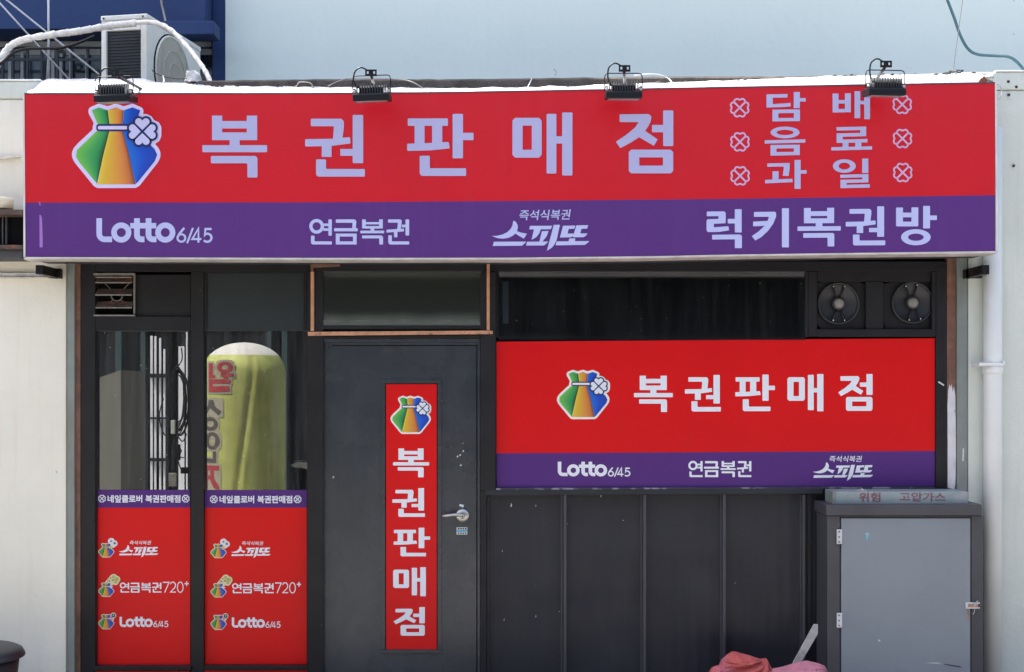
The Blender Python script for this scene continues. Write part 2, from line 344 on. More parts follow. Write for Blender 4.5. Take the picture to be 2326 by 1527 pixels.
for px in (-40, 4, 27, 60, 93, 128, 161, 197, 229, 262):
    MB().wbox(W(px, 0, 1.95).x, W(px+5, 0, 1.95).x, 1.939, 1.957, 3.25, W(0, 112, 1.95).z).build('baluster', M['rail'], rl)
cp = [W(140 + 9*(1-t*.6)*math.cos(6+t*9), 124 - 11*(1-t*.6)*math.sin(6+t*9), 1.94) for t in [i/30 for i in range(31)]]
MB().tube(cp, 0.006, 6).build('curl', M['rail'], rl, smooth=True)

# ------------------------------------------------------------------ side walls of the shop
lw = thing('wall_section', (W(0, 0, 0).x, 0.1, 0), 'cream painted wall at the left of the shop front', 'wall')
xl0, xl1 = -6.5, W(151, 0, 0).x
MB().wbox(xl0, xl1, -0.004, 0.55, 0, W(0, 226, 0).z).build('wall', M['wall_l'], lw, 0.006)
MB().wbox(xl0, W(140, 0, -.016).x, -0.016, 0.55, W(0, 225, 0).z, W(0, 186, 0).z).build('upper_band', M['wall_r'], lw, 0.008)
MB().wbox(xl0, W(92, 0, -.02).x, -0.022, 0.56, W(0, 185.7, 0).z, W(0, 182, 0).z).build('coping', M['cap'], lw, 0.003)
MB().prism([(-60, 354), (18, 354), (40, 353), (44, 357), (24, 358), (10, 361), (-60, 360)], -0.03, -0.0045).build('mortar_ridge', M['plaster'], lw)
ldg = MB(); ldg.box(-80, 620, 104, 629, -0.03, -0.0045); ldg.box(-80, 629.3, 108, 632, -0.045, -0.0045)
ldg.build('ledge', M['plaster'], lw, 0.002)
rw = thing('wall_section', (W(2300, 0, 0).x, 0.1, 0), 'pale grey painted wall at the right of the shop front', 'wall')
xr0, xr1 = W(2198, 0, 0).x, 6.5
MB().wbox(xr0, xr1, -0.004, 0.55, 0, W(0, 206, 0).z).build('wall', M['wall_r'], rw, 0.006)
MB().wbox(xr0, xr1, -0.014, 0.55, W(0, 205, 0).z, W(0, 165, 0).z).build('upper_band', M['wall_r'], rw, 0.008)
MB().wbox(W(2262, 0, -.02).x, xr1, -0.02, 0.56, W(0, 164.7, 0).z, W(0, 161.5, 0).z).build('coping', M['cap'], rw, 0.003)
for px, py in ((2290, 186), (2291, 216), (2308, 198), (2302, 377)):
    MB().ring(W(px, py, -.012), 0.004, 0.0075, -0.006, 0.002, 14).build('anchor_hole', M['rust'], rw)

# ------------------------------------------------------------------ shop building
shop = thing('shop_building', (0, 1.0, 0), 'single storey lottery shop with charcoal front under the red sign', 'shop')
xL, xR = W(152, 0, 0).x, W(2197, 0, 0).x
# roof and parapet (upper edge rough, rising to the right)
MB().wbox(-6.5, 6.5, 0.16, 1.99, 3.15, 3.36).build('roof', M['concrete'], shop)
par = MB(); cols = 90; top = [(480, 181), (560, 180), (700, 177.5), (1000, 178), (1150, 176.5), (1300, 174.5), (1500, 172), (1650, 171.5), (1800, 171), (2000, 168), (2270, 165)]
def lerp(tab, x):
    if x <= tab[0][0]: return tab[0][1]
    for (a, b), (c, d) in zip(tab, tab[1:]):
        if x <= c: return b + (d-b)*(x-a)/(c-a)
    return tab[-1][1]
vs = []; fs = []
for i in range(cols+1):
    px = 150 + (2265-150)*i/cols
    jit = 1.2*noise.noise(Vector((px*0.05, 0, 3)))
    zt_ = W(px, (186 if px < 440 else lerp(top, px)) + jit, 0).z; x = W(px, 0, 0).x
    yj = 0.006*noise.noise(Vector((px*0.08, 1, 0)))
    vs += [(x, 0.012+yj, 2.9), (x, 0.012+yj, zt_-0.012), (x, 0.024+yj, zt_), (x, 0.158, zt_), (x, 0.158, 2.9)]
for i in range(cols):
    for k in range(4): fs.append((i*5+k, (i+1)*5+k, (i+1)*5+k+1, i*5+k+1))
par.add(vs, fs); par.build('parapet', M['concrete'], shop)
# opaque wall behind the panels
wl = MB()
wl.box(150, 500, 2200, 611, 0.082, 0.15)
wl.box(690, 740, 1128, 1700, 0.082, 0.15)
wl.box(1100, 765, 2200, 1700, 0.0825, 0.15)
wl.box(1835, 600, 2200, 775, 0.083, 0.15)
wl.build('wall', M['inside'], shop)
# the room inside
xi0, xi1 = xL - 0.02, xR + 0.02
MB().wbox(xi0, xi1, 1.80, 1.88, 0.0, 3.14).build('back_wall', M['inside'], shop)
MB().wbox(xi0, xi1, 0.15, 1.795, 2.86, 2.9).build('ceiling', M['inside'], shop)
MB().wbox(xi0-0.05, xi0, 0.15, 1.88, 0.0, 3.14).build('side_wall', M['inside'], shop)
MB().wbox(xi1, xi1+0.05, 0.15, 1.88, 0.0, 3.14).build('side_wall', M['inside'], shop)
MB().wbox(xi0, xi1, 0.15, 1.795, 0.004, 0.05).build('floor', M['inside'], shop)
# jambs
MB().box(152.5, 598, 169, 1620, -0.012, 0.08).build('metal_jamb', M['jamb'], shop, 0.002)
MB().box(171.5, 598, 183, 1620, 0.006, 0.08).build('wood_strip', M['brown'], shop, 0.002)
MB().box(2174, 575, 2197, 1130, -0.012, 0.08).build('metal_jamb', M['jamb'], shop, 0.002)
MB().box(2151, 575, 2172, 1130, 0.002, 0.08).build('wood_strip', M['brown'], shop, 0.003)
pj = [(2153, 1108), (2153, 1010), (2152.5, 920), (2154, 888), (2157, 873), (2160, 880), (2162, 872), (2164, 892), (2167, 878), (2170, 898), (2171, 960), (2171.5, 1040), (2170, 1100), (2168, 1112), (2160, 1110)]
MB().prism(pj, -0.002, 0.001).build('flaking_paint', M['wpaint'], shop)
# frames: left bay
def fr(name, rects, mat='dark', bev=0.002, parent=None):
    m = MB()
    for r in rects: m.box(*r)
    return m.build(name, M[mat], parent or shop, bev)
fr('frame', [(184, 594, 216, 1620, 0.0, 0.081)])
fr('frame', [(216.3, 594, 2150.7, 617, 0.001, 0.081)])
fr('mullion', [(433.5, 617.3, 462.5, 1620, 0.0, 0.081)])
fr('frame', [(216.3, 719, 433.2, 752, 0.004, 0.081)])
fr('sill', [(214, 1515, 433.2, 1523.5, -0.025, 0.081)]); fr('sill', [(462.8, 1514, 699, 1522.5, -0.025, 0.081)])
fr('column', [(698, 617.3, 734, 1620, -0.02, 0.081)], 'dark', 0.003)
fr('column', [(1091, 617.3, 1126, 1115, -0.02, 0.081)], 'dark', 0.003)
fr('column', [(1091, 1115.3, 1105, 1620, -0.02, 0.081)], 'dark', 0.003)
fr('frame', [(2126, 605, 2150.7, 1112, 0.0, 0.081)])
# upper left panels and windows
fr('panel', [(310, 624, 433.2, 718.7, 0.03, 0.06)], 'dark', 0.002)
for i in range(3): fr('panel_rib', [(346, 648+22*i, 426, 649.2+22*i, 0.0285, 0.031)], 'dark', 0.0)
w1 = fr('window', [(462.8, 617.3, 470, 752, 0.012, 0.08), (691, 617.3, 697.7, 752, 0.012, 0.08), (470.3, 617.3, 690.7, 622, 0.012, 0.08)])
fr('upper_pane', [(470.3, 622.3, 690.7, 752, 0.022, 0.03)], 'darkpane', 0.001, w1)
fr('pane', [(462.8, 752.4, 697.7, 1514, 0.0405, 0.045)], 'glass', 0, w1)
w2 = fr('window', [(216.3, 752.3, 219, 1514.5, 0.012, 0.08)])
fr('stile', [(429.5, 752.3, 433.2, 1514.5, 0.038, 0.08)], 'dark', 0.001, w2)
fr('pane', [(218, 752.4, 432.5, 1514.5, 0.0405, 0.045)], 'glass', 0, w2)
MB().box(217, 1524, 430, 1640, 0.01, 0.08).build('lower_panel', M['red2'], shop)
MB().box(463, 1523, 698, 1640, 0.01, 0.08).build('lower_panel', M['red2'], shop)
# transom above the door
tr = fr('transom', [(734.3, 617.3, 738, 748, 0.0, 0.08), (716, 600, 722, 748, -0.021, 0.0), (1094, 617.3, 1102, 748, -0.021, 0.0), (716, 600, 1102, 616, -0.0215, 0.0005), (722.3, 740, 1093.7, 748, -0.0205, 0.0)])
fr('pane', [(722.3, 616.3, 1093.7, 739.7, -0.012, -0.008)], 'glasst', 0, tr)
MB().box(700, 600, 1120, 760, 0.32, 0.36).build('inner_board', M['inside'], shop)
# bare wood strips round the transom
fr('wood_strip', [(705.5, 617, 713, 752, -0.034, -0.0205)], 'orange', 0.0015)
fr('wood_strip', [(1105.5, 599, 1112.5, 750, -0.034, -0.0205)], 'orange', 0.0015)
MB().prism([(699, 754), (1119, 751), (1119.5, 759), (699.5, 763)], -0.036, -0.0205).build('wood_strip', M['orange'], shop, 0.0015)
MB().prism([(705.5, 600), (772, 600), (771, 605.5), (713, 608.5), (711, 616), (706, 616)], -0.033, -0.0222).build('wood_scrap', M['brown'], shop)
# door
door = fr('door', [(737.5, 785, 1083, 1610, 0.006, 0.05)], 'door', 0.003)
fr('door_frame', [(734.3, 769, 1090.7, 777, -0.008, 0.06), (734.3, 777.3, 737, 1620, -0.006, 0.06), (1084.5, 777.3, 1090.7, 1620, -0.010, 0.06), (737.3, 777.3, 1084.2, 783.5, -0.004, 0.06)], 'door', 0.002)
MB().prism([(698, 764.5), (1091, 760.5), (1091, 768.7), (734.3, 768.7), (698, 770)], -0.015, 0.05).build('lintel', M['dark'], shop, 0.002)
fr('window_trim', [(866, 862, 1003, 871, -0.002, 0.0055), (866, 1476, 1003, 1485, -0.002, 0.0055), (866, 871.3, 875, 1475.7, -0.002, 0.0055), (994, 871.3, 1003, 1475.7, -0.002, 0.0055)], 'door', 0.002, door)
fr('window_recess', [(875.3, 871.3, 993.7, 1475.7, 0.0045, 0.0055)], 'jet', 0, door)
hd = MB(); hc = W(1051, 1171.5, 0.0)
hd.lathe([(0.0001, -0.016), (0.020, -0.016), (0.033, -0.011), (0.040, -0.004), (0.0405, 0.0055)], hc, 'y', 36)
hd.lathe([(0.0001, -0.062), (0.012, -0.062), (0.0145, -0.056), (0.0145, -0.014)], hc, 'y', 24)
hd.tube([W(1054, 1170.5, -0.052), W(1043, 1169.5, -0.054), W(1030, 1170, -0.052), W(1017, 1171.5, -0.050), W(1005.5, 1173, -0.046)], 0.0115, 14, True, lambda t: 1.0-0.35*t)
hd.build('handle', M['steel'], door, smooth=True)
MB().lathe([(0.0001, -0.0645), (0.004, -0.0645), (0.0045, -0.0625)], hc, 'y', 12).build('keyhole', M['jet'], door)
fr('hinge', [(739, 779, 746, 791, -0.012, 0.0055), (746.3, 783, 756, 787, -0.01, 0.0055)], 'door', 0.001, door)
st = MB(); st.box(1037, 1198, 1061.5, 1214.5, 0.0045, 0.0058); stk = st.build('sticker', M['sticker'], door)
fr('sticker_print', [(1037.5, 1204, 1061, 1209, 0.0036, 0.0046)], 'cyan', 0, stk)
fr('sticker_print', [(1040+5.4*i, 1199.5, 1043.5+5.4*i, 1203, 0.0036, 0.0046) for i in range(4)] + [(1040+5.4*i, 1210.2, 1043+5.4*i, 1213, 0.0036, 0.0046) for i in range(4)], 'jet', 0, stk)
MB().prism([(1044, 1145), (1054, 1147.5), (1052.5, 1153), (1043, 1150)], 0.0045, 0.0058).build('sticker', M['sticker'], door)
for px, py, r in ((1052, 1025, 2), (1045, 1034, 2), (1039, 1037, 2), (1046.5, 1057, 2), (1051.5, 1007, 1.0), (1003, 911, 1.2), (757, 1084, 2.2)):
    MB().prism([(px-r, py+.5*r), (px+.3*r, py-1.3*r), (px+r, py-.3*r), (px+.4*r, py+1.2*r)], 0.0048, 0.0058).build('paint_chip', M['whitec'], door)
# right upper window
w3 = fr('window', [(1829, 617.3, 1836, 766, -0.006, 0.0805)])
fr('stile', [(1126.3, 617.3, 1133, 766, 0.012, 0.08)], 'dark', 0.002, w3)
fr('pane', [(1133.2, 617.3, 1829, 772, 0.0035, 0.008)], 'glassd', 0, w3)
fr('curtain', [(1142, 640, 1155, 735, 0.09, 0.10)], 'whitec', 0, w3)
# right lower siding
MB().prism([(1104, 1113.5), (1870, 1110), (1870, 1122), (1104, 1126)], -0.022, 0.05).build('rail', M['dark2'], shop, 0.003)
MB().prism([(1127, 1109.5), (2124, 1106.5), (2124, 1110), (1870, 1110), (1127, 1113.3)], -0.016, 0.05).build('sill_edge', M['flake'], shop)
edges = [1106, 1283, 1464, 1645, 1826, 1905]
for a, b in zip(edges, edges[1:]):
    p = MB(); n = 12; vs = []; fs = []
    for i in range(n+1):
        px = a + 3 + (b-a-6)*i/n; y = 0.034 + 0.0012*(i % 2)
        vs += [W(px, 1120, y), W(px, 1640, y)]
    for i in range(n): fs.append((2*i, 2*i+1, 2*i+3, 2*i+2))
    p.add(vs, fs); p.box(a+2, 1118, b-2, 1640, 0.037, 0.06)
    pn = p.build('siding_panel', M['dark2'], shop)
for e in edges[1:5]:
    fr('batten', [(e-9, 1123, e-4, 1640, 0.022, 0.06), (e-3, 1123, e+4, 1640, -0.014, 0.06)], 'batten', 0.003)
fr('batten', [(1105.3, 1126.2, 1112, 1640, 0.008, 0.06)], 'dark2', 0.0015)
for px, py, s in ((1161, 1148, 3.2), (1217, 1149, 2), (1141, 1252, 2), (1145, 1408, 2.4), (1217, 1400, 2.2), (1365, 1127, 2.5), (1464, 1402, 3)):
    MB().prism([(px-s*.5, py+s), (px, py-1.6*s), (px+s*.6, py-s*.4), (px+s*.2, py+1.2*s)], 0.0325, 0.0345).build('paint_chip', M['whitec'] if s > 2.9 else M['wood'], shop)
MB().prism([(2132, 866), (2145, 874), (2144, 877), (2131, 869)], -0.003, 0.0).build('paint_chip', M['whitec'], shop)
MB().prism([(2187, 1019), (2190, 1019), (2189, 1048), (2186, 1047)], -0.014, -0.012).build('paint_chip', M['whitec'], shop)

# ------------------------------------------------------------------ ventilators
lv = thing('louvre_fan', W(260, 718, 0.02), 'small louvred exhaust fan with open slats at upper left of shop front', 'exhaust fan')
fr('housing', [(212.0, 620.5, 306, 626, -0.004, 0.02), (212.2, 715, 306, 718.5, -0.004, 0.02), (303, 626.3, 306, 712.7, -0.004, 0.02)], 'hub', 0.001, lv)
fr('side', [(212.4, 626.3, 216.2, 712.7, -0.003, 0.02)], 'dark', 0.001, lv)
fr('back_plate', [(216.5, 626.3, 300.7, 712.7, 0.06, 0.065)], 'jet', 0, lv)
for i, py in enumerate((628, 640, 668, 697)):
    a = W(217, py+3, -0.01); b = W(300, py+3, -0.01); h = (0.02, 0.035, 0.035, 0.035)[i]
    MB().add and None
    m = MB(); z0 = a.z; m.add([(a.x, -0.012, z0), (b.x, -0.012, z0), (b.x, 0.02, z0+h), (a.x, 0.02, z0+h), (a.x, -0.012, z0+.004), (b.x, -0.012, z0+.004), (b.x, 0.02, z0+h+.004), (a.x, 0.02, z0+h+.004)],
          [(0,1,5,4),(1,2,6,5),(2,3,7,6),(3,0,4,7),(4,5,6,7),(3,2,1,0)])
    m.build('slat', M['rust'] if i else M['blackm'], lv); 
    MB().wbox(a.x, b.x, -0.0145, -0.0122, z0-0.002, z0+0.005).build('slat_edge', M['hub'], lv)
fc = W(266, 672, 0.04)
fm = MB()
for r in (0.02, 0.028, 0.036): fm.ring(fc, r-0.002, r, -0.006, 0.0, 30)
for q in (0.8, 2.35, 3.9, 5.5): fm.tube([fc + Vector((0.03*math.cos(q), 0, 0.03*math.sin(q))), fc + Vector((0.1*math.cos(q), 0, 0.1*math.sin(q)))], 0.003, 6)
fm.build('fan_guard', M['hub'], lv)
fh = fr('fan_panel', [(1836.3, 617.3, 1856, 764.5, -0.008, 0.08), (1856.3, 748, 2125.7, 765, -0.008, 0.08), (2117, 617.3, 2125.7, 747.7, -0.0085, 0.08), (1856.3, 617.3, 2116.7, 640, 0.012, 0.08), (1967, 640.3, 2007, 747.7, 0.006, 0.08)], 'dark', 0.002)
fr('backing', [(1856, 640, 2118, 748, 0.0815, 0.0824)], 'jet', 0, fh)
def exfan(cx, cy, x0, x1, label, rot):
    t = thing('wall_fan', W(cx, cy+50, 0.05), label, 'exhaust fan', 'exhaust fans right of the door')
    p = MB(); c = W(cx, cy, 0.035); r = 46*S(.03); n = 32
    a = W(x0, 747.5, .035); b = W(x1, 641, .035)
    vs = []; fs = []
    for k in range(n):
        q = 2*math.pi*k/n; dx, dz = math.cos(q), math.sin(q)
        s_ = min(((b.x-c.x) if dx > 0 else (c.x-a.x))/max(1e-6, abs(dx)), ((b.z-c.z) if dz > 0 else (c.z-a.z))/max(1e-6, abs(dz)))
        s_ = max(s_, r*1.001)
        vs += [(c.x+r*dx, 0.035, c.z+r*dz), (c.x+s_*dx, 0.035, c.z+s_*dz), (c.x+r*dx, 0.075, c.z+r*dz)]
    for k in range(n):
        j = (k+1) % n; fs += [(3*k, 3*j, 3*j+1, 3*k+1), (3*k, 3*k+2, 3*j+2, 3*j)]
    p.add(vs, fs); p.build('plate', M['dark'], t)
    MB().lathe([(r, 0.03), (r+0.006, 0.016), (r-0.002, 0.012), (r-0.008, 0.02), (r-0.008, 0.05)], Vector((c.x, 0, c.z)), 'y', 40).build('rim', M['blackm'], t, smooth=True)
    MB().lathe([(0.0001, 0.0), (0.020, 0.0), (0.026, 0.004), (0.029, 0.012), (0.029, 0.03)], Vector((c.x, 0, c.z)), 'y', 28).build('hub', M['hub'], t, smooth=True)
    MB().lathe([(0.034, 0.008), (0.038, 0.012), (0.038, 0.03), (0.03, 0.03)], Vector((c.x, 0, c.z)), 'y', 28).build('motor_ring', M['blackm'], t, smooth=True)
    for q in (rot+1.9, rot+1.25, rot-1.9, rot-1.25):
        MB().tube([(c.x+.034*math.cos(q), 0.015, c.z+.034*math.sin(q)), (c.x+(r-.004)*math.cos(q), 0.02, c.z+(r-.004)*math.sin(q))], 0.0055, 8).build('strut', M['dark'], t, smooth=True)
        MB().lathe([(0.0001, -0.003), (0.004, -0.002), (0.004, 0.01)], (c.x+(r-.014)*math.cos(q), 0.008, c.z+(r-.014)*math.sin(q)), 'y', 8).build('bolt', M['steel'], t)
    for k in range(5):
        q = k*2*math.pi/5 + rot; u = Vector((math.cos(q), 0, math.sin(q))); v = Vector((-math.sin(q), 0, math.cos(q))); o = Vector((c.x, 0.055, c.z))
        vs = [o+u*.03-v*.012+Vector((0, .006, 0)), o+u*(r-.016)-v*.045+Vector((0, .012, 0)), o+u*(r-.012)+v*.03+Vector((0, -.012, 0)), o+u*.03+v*.012+Vector((0, -.006, 0))]
        vs += [x+Vector((0, .002, 0)) for x in vs]
        MB().add(vs, [(0,1,2,3),(7,6,5,4),(0,4,5,1),(1,5,6,2),(2,6,7,3),(3,7,4,0)]) if False else None
        m = MB(); m.add(vs, [(0,1,2,3),(7,6,5,4),(0,4,5,1),(1,5,6,2),(2,6,7,3),(3,7,4,0)]); m.build('blade', M['jet'], t)
exfan(1903, 690, 1856.3, 1966.5, 'round exhaust fan with cracked spoke, nearer the door of the pair', 0.0)
exfan(2071, 688, 2007.5, 2116.5, 'round exhaust fan nearest the brown strip at right end', 0.1)

# ------------------------------------------------------------------ glyphs and lettering
def R(a, b, c, d): return [(a, c), (b, c), (b, d), (a, d)]          # u0,u1,v0,v1
def rr(pts, r, n=4):
    """round the corners of a polygon"""
    out = []; N = len(pts)
    for i in range(N):
        p0 = Vector(pts[i-1]).to_2d() if False else Vector((*pts[i-1], 0)); p = Vector((*pts[i], 0)); p1 = Vector((*pts[(i+1) % N], 0))
        a = (p0-p); b = (p1-p); k = min(r, a.length*.45, b.length*.45)
        A = p + a.normalized()*k; B = p + b.normalized()*k
        for j in range(n+1):
            t = j/n; q = A*(1-t)**2 + p*2*t*(1-t) + B*t*t; out.append((q.x, q.y))
    return out
def ring2(cx, cy, rx, ry, ix, iy, n=28):
    o = [(cx+rx*math.cos(2*math.pi*k/n), cy+ry*math.sin(2*math.pi*k/n)) for k in range(n)]
    i = [(cx+ix*math.cos(2*math.pi*k/n), cy+iy*math.sin(2*math.pi*k/n)) for k in range(n)]
    return [[o[k], o[(k+1) % n], i[(k+1) % n], i[k]] for k in range(n)]
def stroke(pts, wd, closed=False):
    P = [Vector((x, y, 0)) for x, y in pts]; n = len(P); Lf = []; Rt = []
    for i in range(n):
        if closed: a, b = P[i-1], P[(i+1) % n]
        else: a, b = P[max(0, i-1)], P[min(n-1, i+1)]
        d1 = (P[i]-a); d2 = (b-P[i])
        d1 = d1.normalized() if d1.length > 1e-9 else d2.normalized(); d2 = d2.normalized() if d2.length > 1e-9 else d1
        t = (d1+d2); t = t.normalized() if t.length > 1e-6 else d1
        nrm = Vector((-t.y, t.x, 0)); k = wd/2/max(0.45, nrm.dot(Vector((-d1.y, d1.x, 0))))
        Lf.append(P[i]+nrm*k); Rt.append(P[i]-nrm*k)
    out = []
    for i in range(n if closed else n-1):
        j = (i+1) % n; out.append([(Lf[i].x, Lf[i].y), (Lf[j].x, Lf[j].y), (Rt[j].x, Rt[j].y), (Rt[i].x, Rt[i].y)])
    return out
def arc(cx, cy, rx, ry, a0, a1, n=12):
    return [(cx+rx*math.cos(math.radians(a0+(a1-a0)*k/n)), cy+ry*math.sin(math.radians(a0+(a1-a0)*k/n))) for k in range(n+1)]
k8 = 8
GL = {}
GL['bok'] = [R(253,325,412,585), R(498,571,412,585), R(325,498,450,503), R(325,498,530,585), R(377,448,585,620), rr(R(185,641,620,670),k8), rr(R(245,560,696,748),k8), rr([(245,696),(560,696),(573,710),(573,848),(502,848),(502,748),(245,748)],k8)]
GL['gwon'] = [rr([(949,434),(1165,434),(1182,452),(1182,490),(1172,575),(1105,578),(1112,487),(949,487)],k8), rr([(909,578),(1105,575),(1225,563),(1229,608),(1095,626),(909,630)],k8), R(1026,1095,620,703), R(1157,1248,647,695), rr(R(1244,1318,407,747),k8), rr([(986,720),(1056,720),(1056,788),(1330,788),(1330,842),(1000,842),(986,828)],k8)]
GL['pan'] = [rr(R(1632,1915,432,484),k8), R(1680,1750,480,612), R(1803,1875,480,610), rr([(1628,610),(1760,606),(1920,597),(1929,643),(1790,657),(1628,661)],k8), rr(R(1948,2021,400,713),k8), rr(R(2015,2095,533,585),k8), rr([(1716,695),(1787,695),(1787,783),(2043,783),(2043,837),(1730,837),(1716,823)],k8)]
GL['mae'] = [rr([(511,450),(530,430),(583,430),(583,712),(530,712),(511,692)],4), rr([(648,430),(700,430),(718,450),(718,692),(700,712),(648,712)],4), R(583,648,430,485), R(583,648,656,712), rr(R(753,822,402,824),k8), rr(R(863,936,392,838),k8), R(822,863,560,612)]
GL['jeom'] = [rr([(1270,405),(1475,403),(1495,420),(1490,455),(1470,495),(1450,522),(1540,583),(1512,628),(1408,567),(1350,605),(1275,645),(1243,600),(1320,548),(1380,498),(1405,460),(1270,460)],6), rr(R(1499,1585,480,532),k8), rr(R(1578,1650,378,630),k8), rr([(1335,672),(1352,655),(1409,655),(1409,823),(1352,823),(1335,806)],4), rr([(1577,655),(1632,655),(1649,672),(1649,806),(1632,823),(1577,823)],4), R(1409,1577,655,710), R(1409,1577,768,823)]
# words already traced in their own pixel frames (scale, offset)
def xf(polys, s, ox, oy): return [[(ox+x/s, oy+y/s) for x, y in p] for p in polys]
def bbox(polys):
    xs = [x for p in polys for x, _ in p]; ys = [y for p in polys for _, y in p]; return min(xs), max(xs), min(ys), max(ys)
def fit(polys, x0, x1, y0, y1, tilt=0.0):
    a, b, c, d = bbox(polys)
    out = []
    for p in polys:
        out.append([(x0+(x-a)/(b-a)*(x1-x0), y0+(y-c)/(d-c)*(y1-y0) + tilt*((x-a)/(b-a)-.5)*(x1-x0)) for x, y in p])
    return out
def letter(polys, Y, mat, parent, dy=0.00012, label=None):
    m = MB()
    for i, p in enumerate(polys): m.poly(p, Y - dy*(i % 9))
    o = m.build('lettering', M[mat], parent)
    if label: o['label'] = label
    return o
c5 = lambda P: xf(P, 5.0565, 1640, 190)
DAM = c5([[(511,125),(752,120),(752,160),(583,163),(583,237),(785,223),(790,262),(700,270),(511,276)], R(824,894,97,282), R(890,961,167,207), R(579,648,300,435), R(825,895,297,432), [(648,299),(825,297),(825,339),(648,341)], [(648,396),(825,394),(825,432),(648,435)]])
BAE = c5([R(1270,1338,115,333), R(1412,1480,112,330), R(1338,1412,190,230), R(1338,1412,292,332), R(1522,1588,88,398), R(1633,1700,85,410), R(1588,1633,198,238)])
EUM = c5(ring2(724,562,167,67,98,30) + [[(491,653),(957,640),(957,679),(491,690)], R(557,626,706,828), R(825,893,703,822), [(626,705),(825,703),(825,744),(626,747)], [(626,787),(825,784),(825,823),(626,827)]])
RYO = c5([[(1316,501),(1656,494),(1656,605),(1386,612),(1386,643),(1670,636),(1670,676),(1316,683),(1316,573),(1587,567),(1587,535),(1316,541)], R(1385,1453,676,732), R(1530,1600,674,730), [(1255,732),(1724,720),(1724,758),(1255,770)]])
GWA = c5([[(520,918),(778,912),(776,985),(766,1062),(697,1060),(708,985),(708,953),(520,957)], R(580,650,1008,1110), [(495,1107),(808,1093),(812,1133),(495,1147)], R(833,903,878,1210), R(898,972,995,1035)])
IL = c5(ring2(1405,948,132,78,65,39) + [R(1610,1680,862,1028), [(1358,1047),(1682,1040),(1682,1136),(1430,1142),(1430,1163),(1697,1156),(1697,1196),(1360,1202),(1360,1106),(1612,1100),(1612,1078),(1358,1085)]])
c6 = lambda P: xf(P, 4.1536, 1590, 450)
LUCK = c6([rr([(64,128),(228,126),(242,140),(242,238),(130,244),(130,277),(268,266),(274,305),(180,320),(75,322),(62,308),(62,212),(74,200),(175,197),(175,171),(64,172)],5), rr(R(262,335,197,240),5), rr(R(329,393,106,325),5), rr([(114,347),(380,344),(395,358),(395,473),(329,473),(329,390),(114,392)],5),
    rr([(509,132),(705,129),(718,140),(718,175),(690,245),(640,312),(580,368),(522,401),(488,360),(550,318),(600,272),(612,263),(501,267),(501,223),(638,216),(652,177),(509,178)],5), rr(R(773,839,97,466),5),
    rr(R(1850,1915,90,262),5), rr(R(1995,2060,88,262),5), R(1900,2010,138,182), rr(R(1852,2058,223,268),10), rr(R(2105,2170,75,287),5), rr(R(2165,2235,165,208),5)] + ring2(2037,370,140,76,74,34))
cL = lambda P: xf(P, 3.2306, 0, 430)
LOTTO = cL(stroke([(728,213),(728,300)] + arc(768,328,40,40,180,90,8) + [(822,368)], 41) + ring2(890,318,74,74,33,33) + stroke([(1005,213),(1005,320)] + arc(1038,335,33,33,180,90,8) + [(1060,368)], 42) + [R(956,1146,248,288)]
    + stroke([(1090,213),(1090,320)] + arc(1123,335,33,33,180,90,8) + [(1148,368)], 42) + ring2(1213,318,74,74,33,33)
    + ring2(1331,358,36,35,21,20) + stroke([(1352,284),(1318,325),(1303,352)], 16) + stroke([(1416,284),(1373,396)], 14)
    + stroke([(1478,366),(1411,366),(1456,288),(1456,392)], 15) + stroke([(1553,292),(1508,292),(1502,338)] + arc(1520,356,32,30,-110,140,14), 16))
c2 = lambda P: xf(P, 3.1013, 400, 130)
YG = c2(ring2(990,1192,52,52,29,29) + [rr(R(1073,1097,1143,1258),6), R(1038,1076,1172,1190), R(1038,1076,1206,1224), rr([(950,1258),(975,1258),(975,1298),(1098,1298),(1098,1320),(960,1320),(950,1310)],5),
    rr([(1125,1143),(1258,1143),(1270,1155),(1266,1207),(1240,1207),(1243,1167),(1125,1167)],5), rr(R(1113,1280,1205,1227),5), R(1125,1152,1243,1320), R(1246,1272,1243,1320), R(1150,1248,1243,1264), R(1150,1248,1298,1320),
    R(1310,1336,1143,1207), R(1430,1456,1143,1207), R(1334,1432,1162,1178), R(1334,1432,1190,1208), R(1370,1396,1205,1224), rr(R(1298,1466,1222,1241),5), rr([(1310,1256),(1446,1256),(1458,1266),(1458,1320),(1431,1320),(1431,1277),(1310,1277)],5),
    rr([(1493,1143),(1580,1143),(1590,1152),(1582,1220),(1557,1220),(1563,1166),(1493,1166)],5), rr([(1482,1216),(1605,1208),(1605,1228),(1482,1236)],4), R(1535,1559,1230,1269), rr([(1495,1255),(1520,1255),(1520,1298),(1642,1298),(1642,1320),(1505,1320),(1495,1310)],5), rr(R(1616,1642,1143,1257),6), R(1590,1618,1180,1199)])
c7 = lambda P: xf(P, 8.946, 1100, 465)
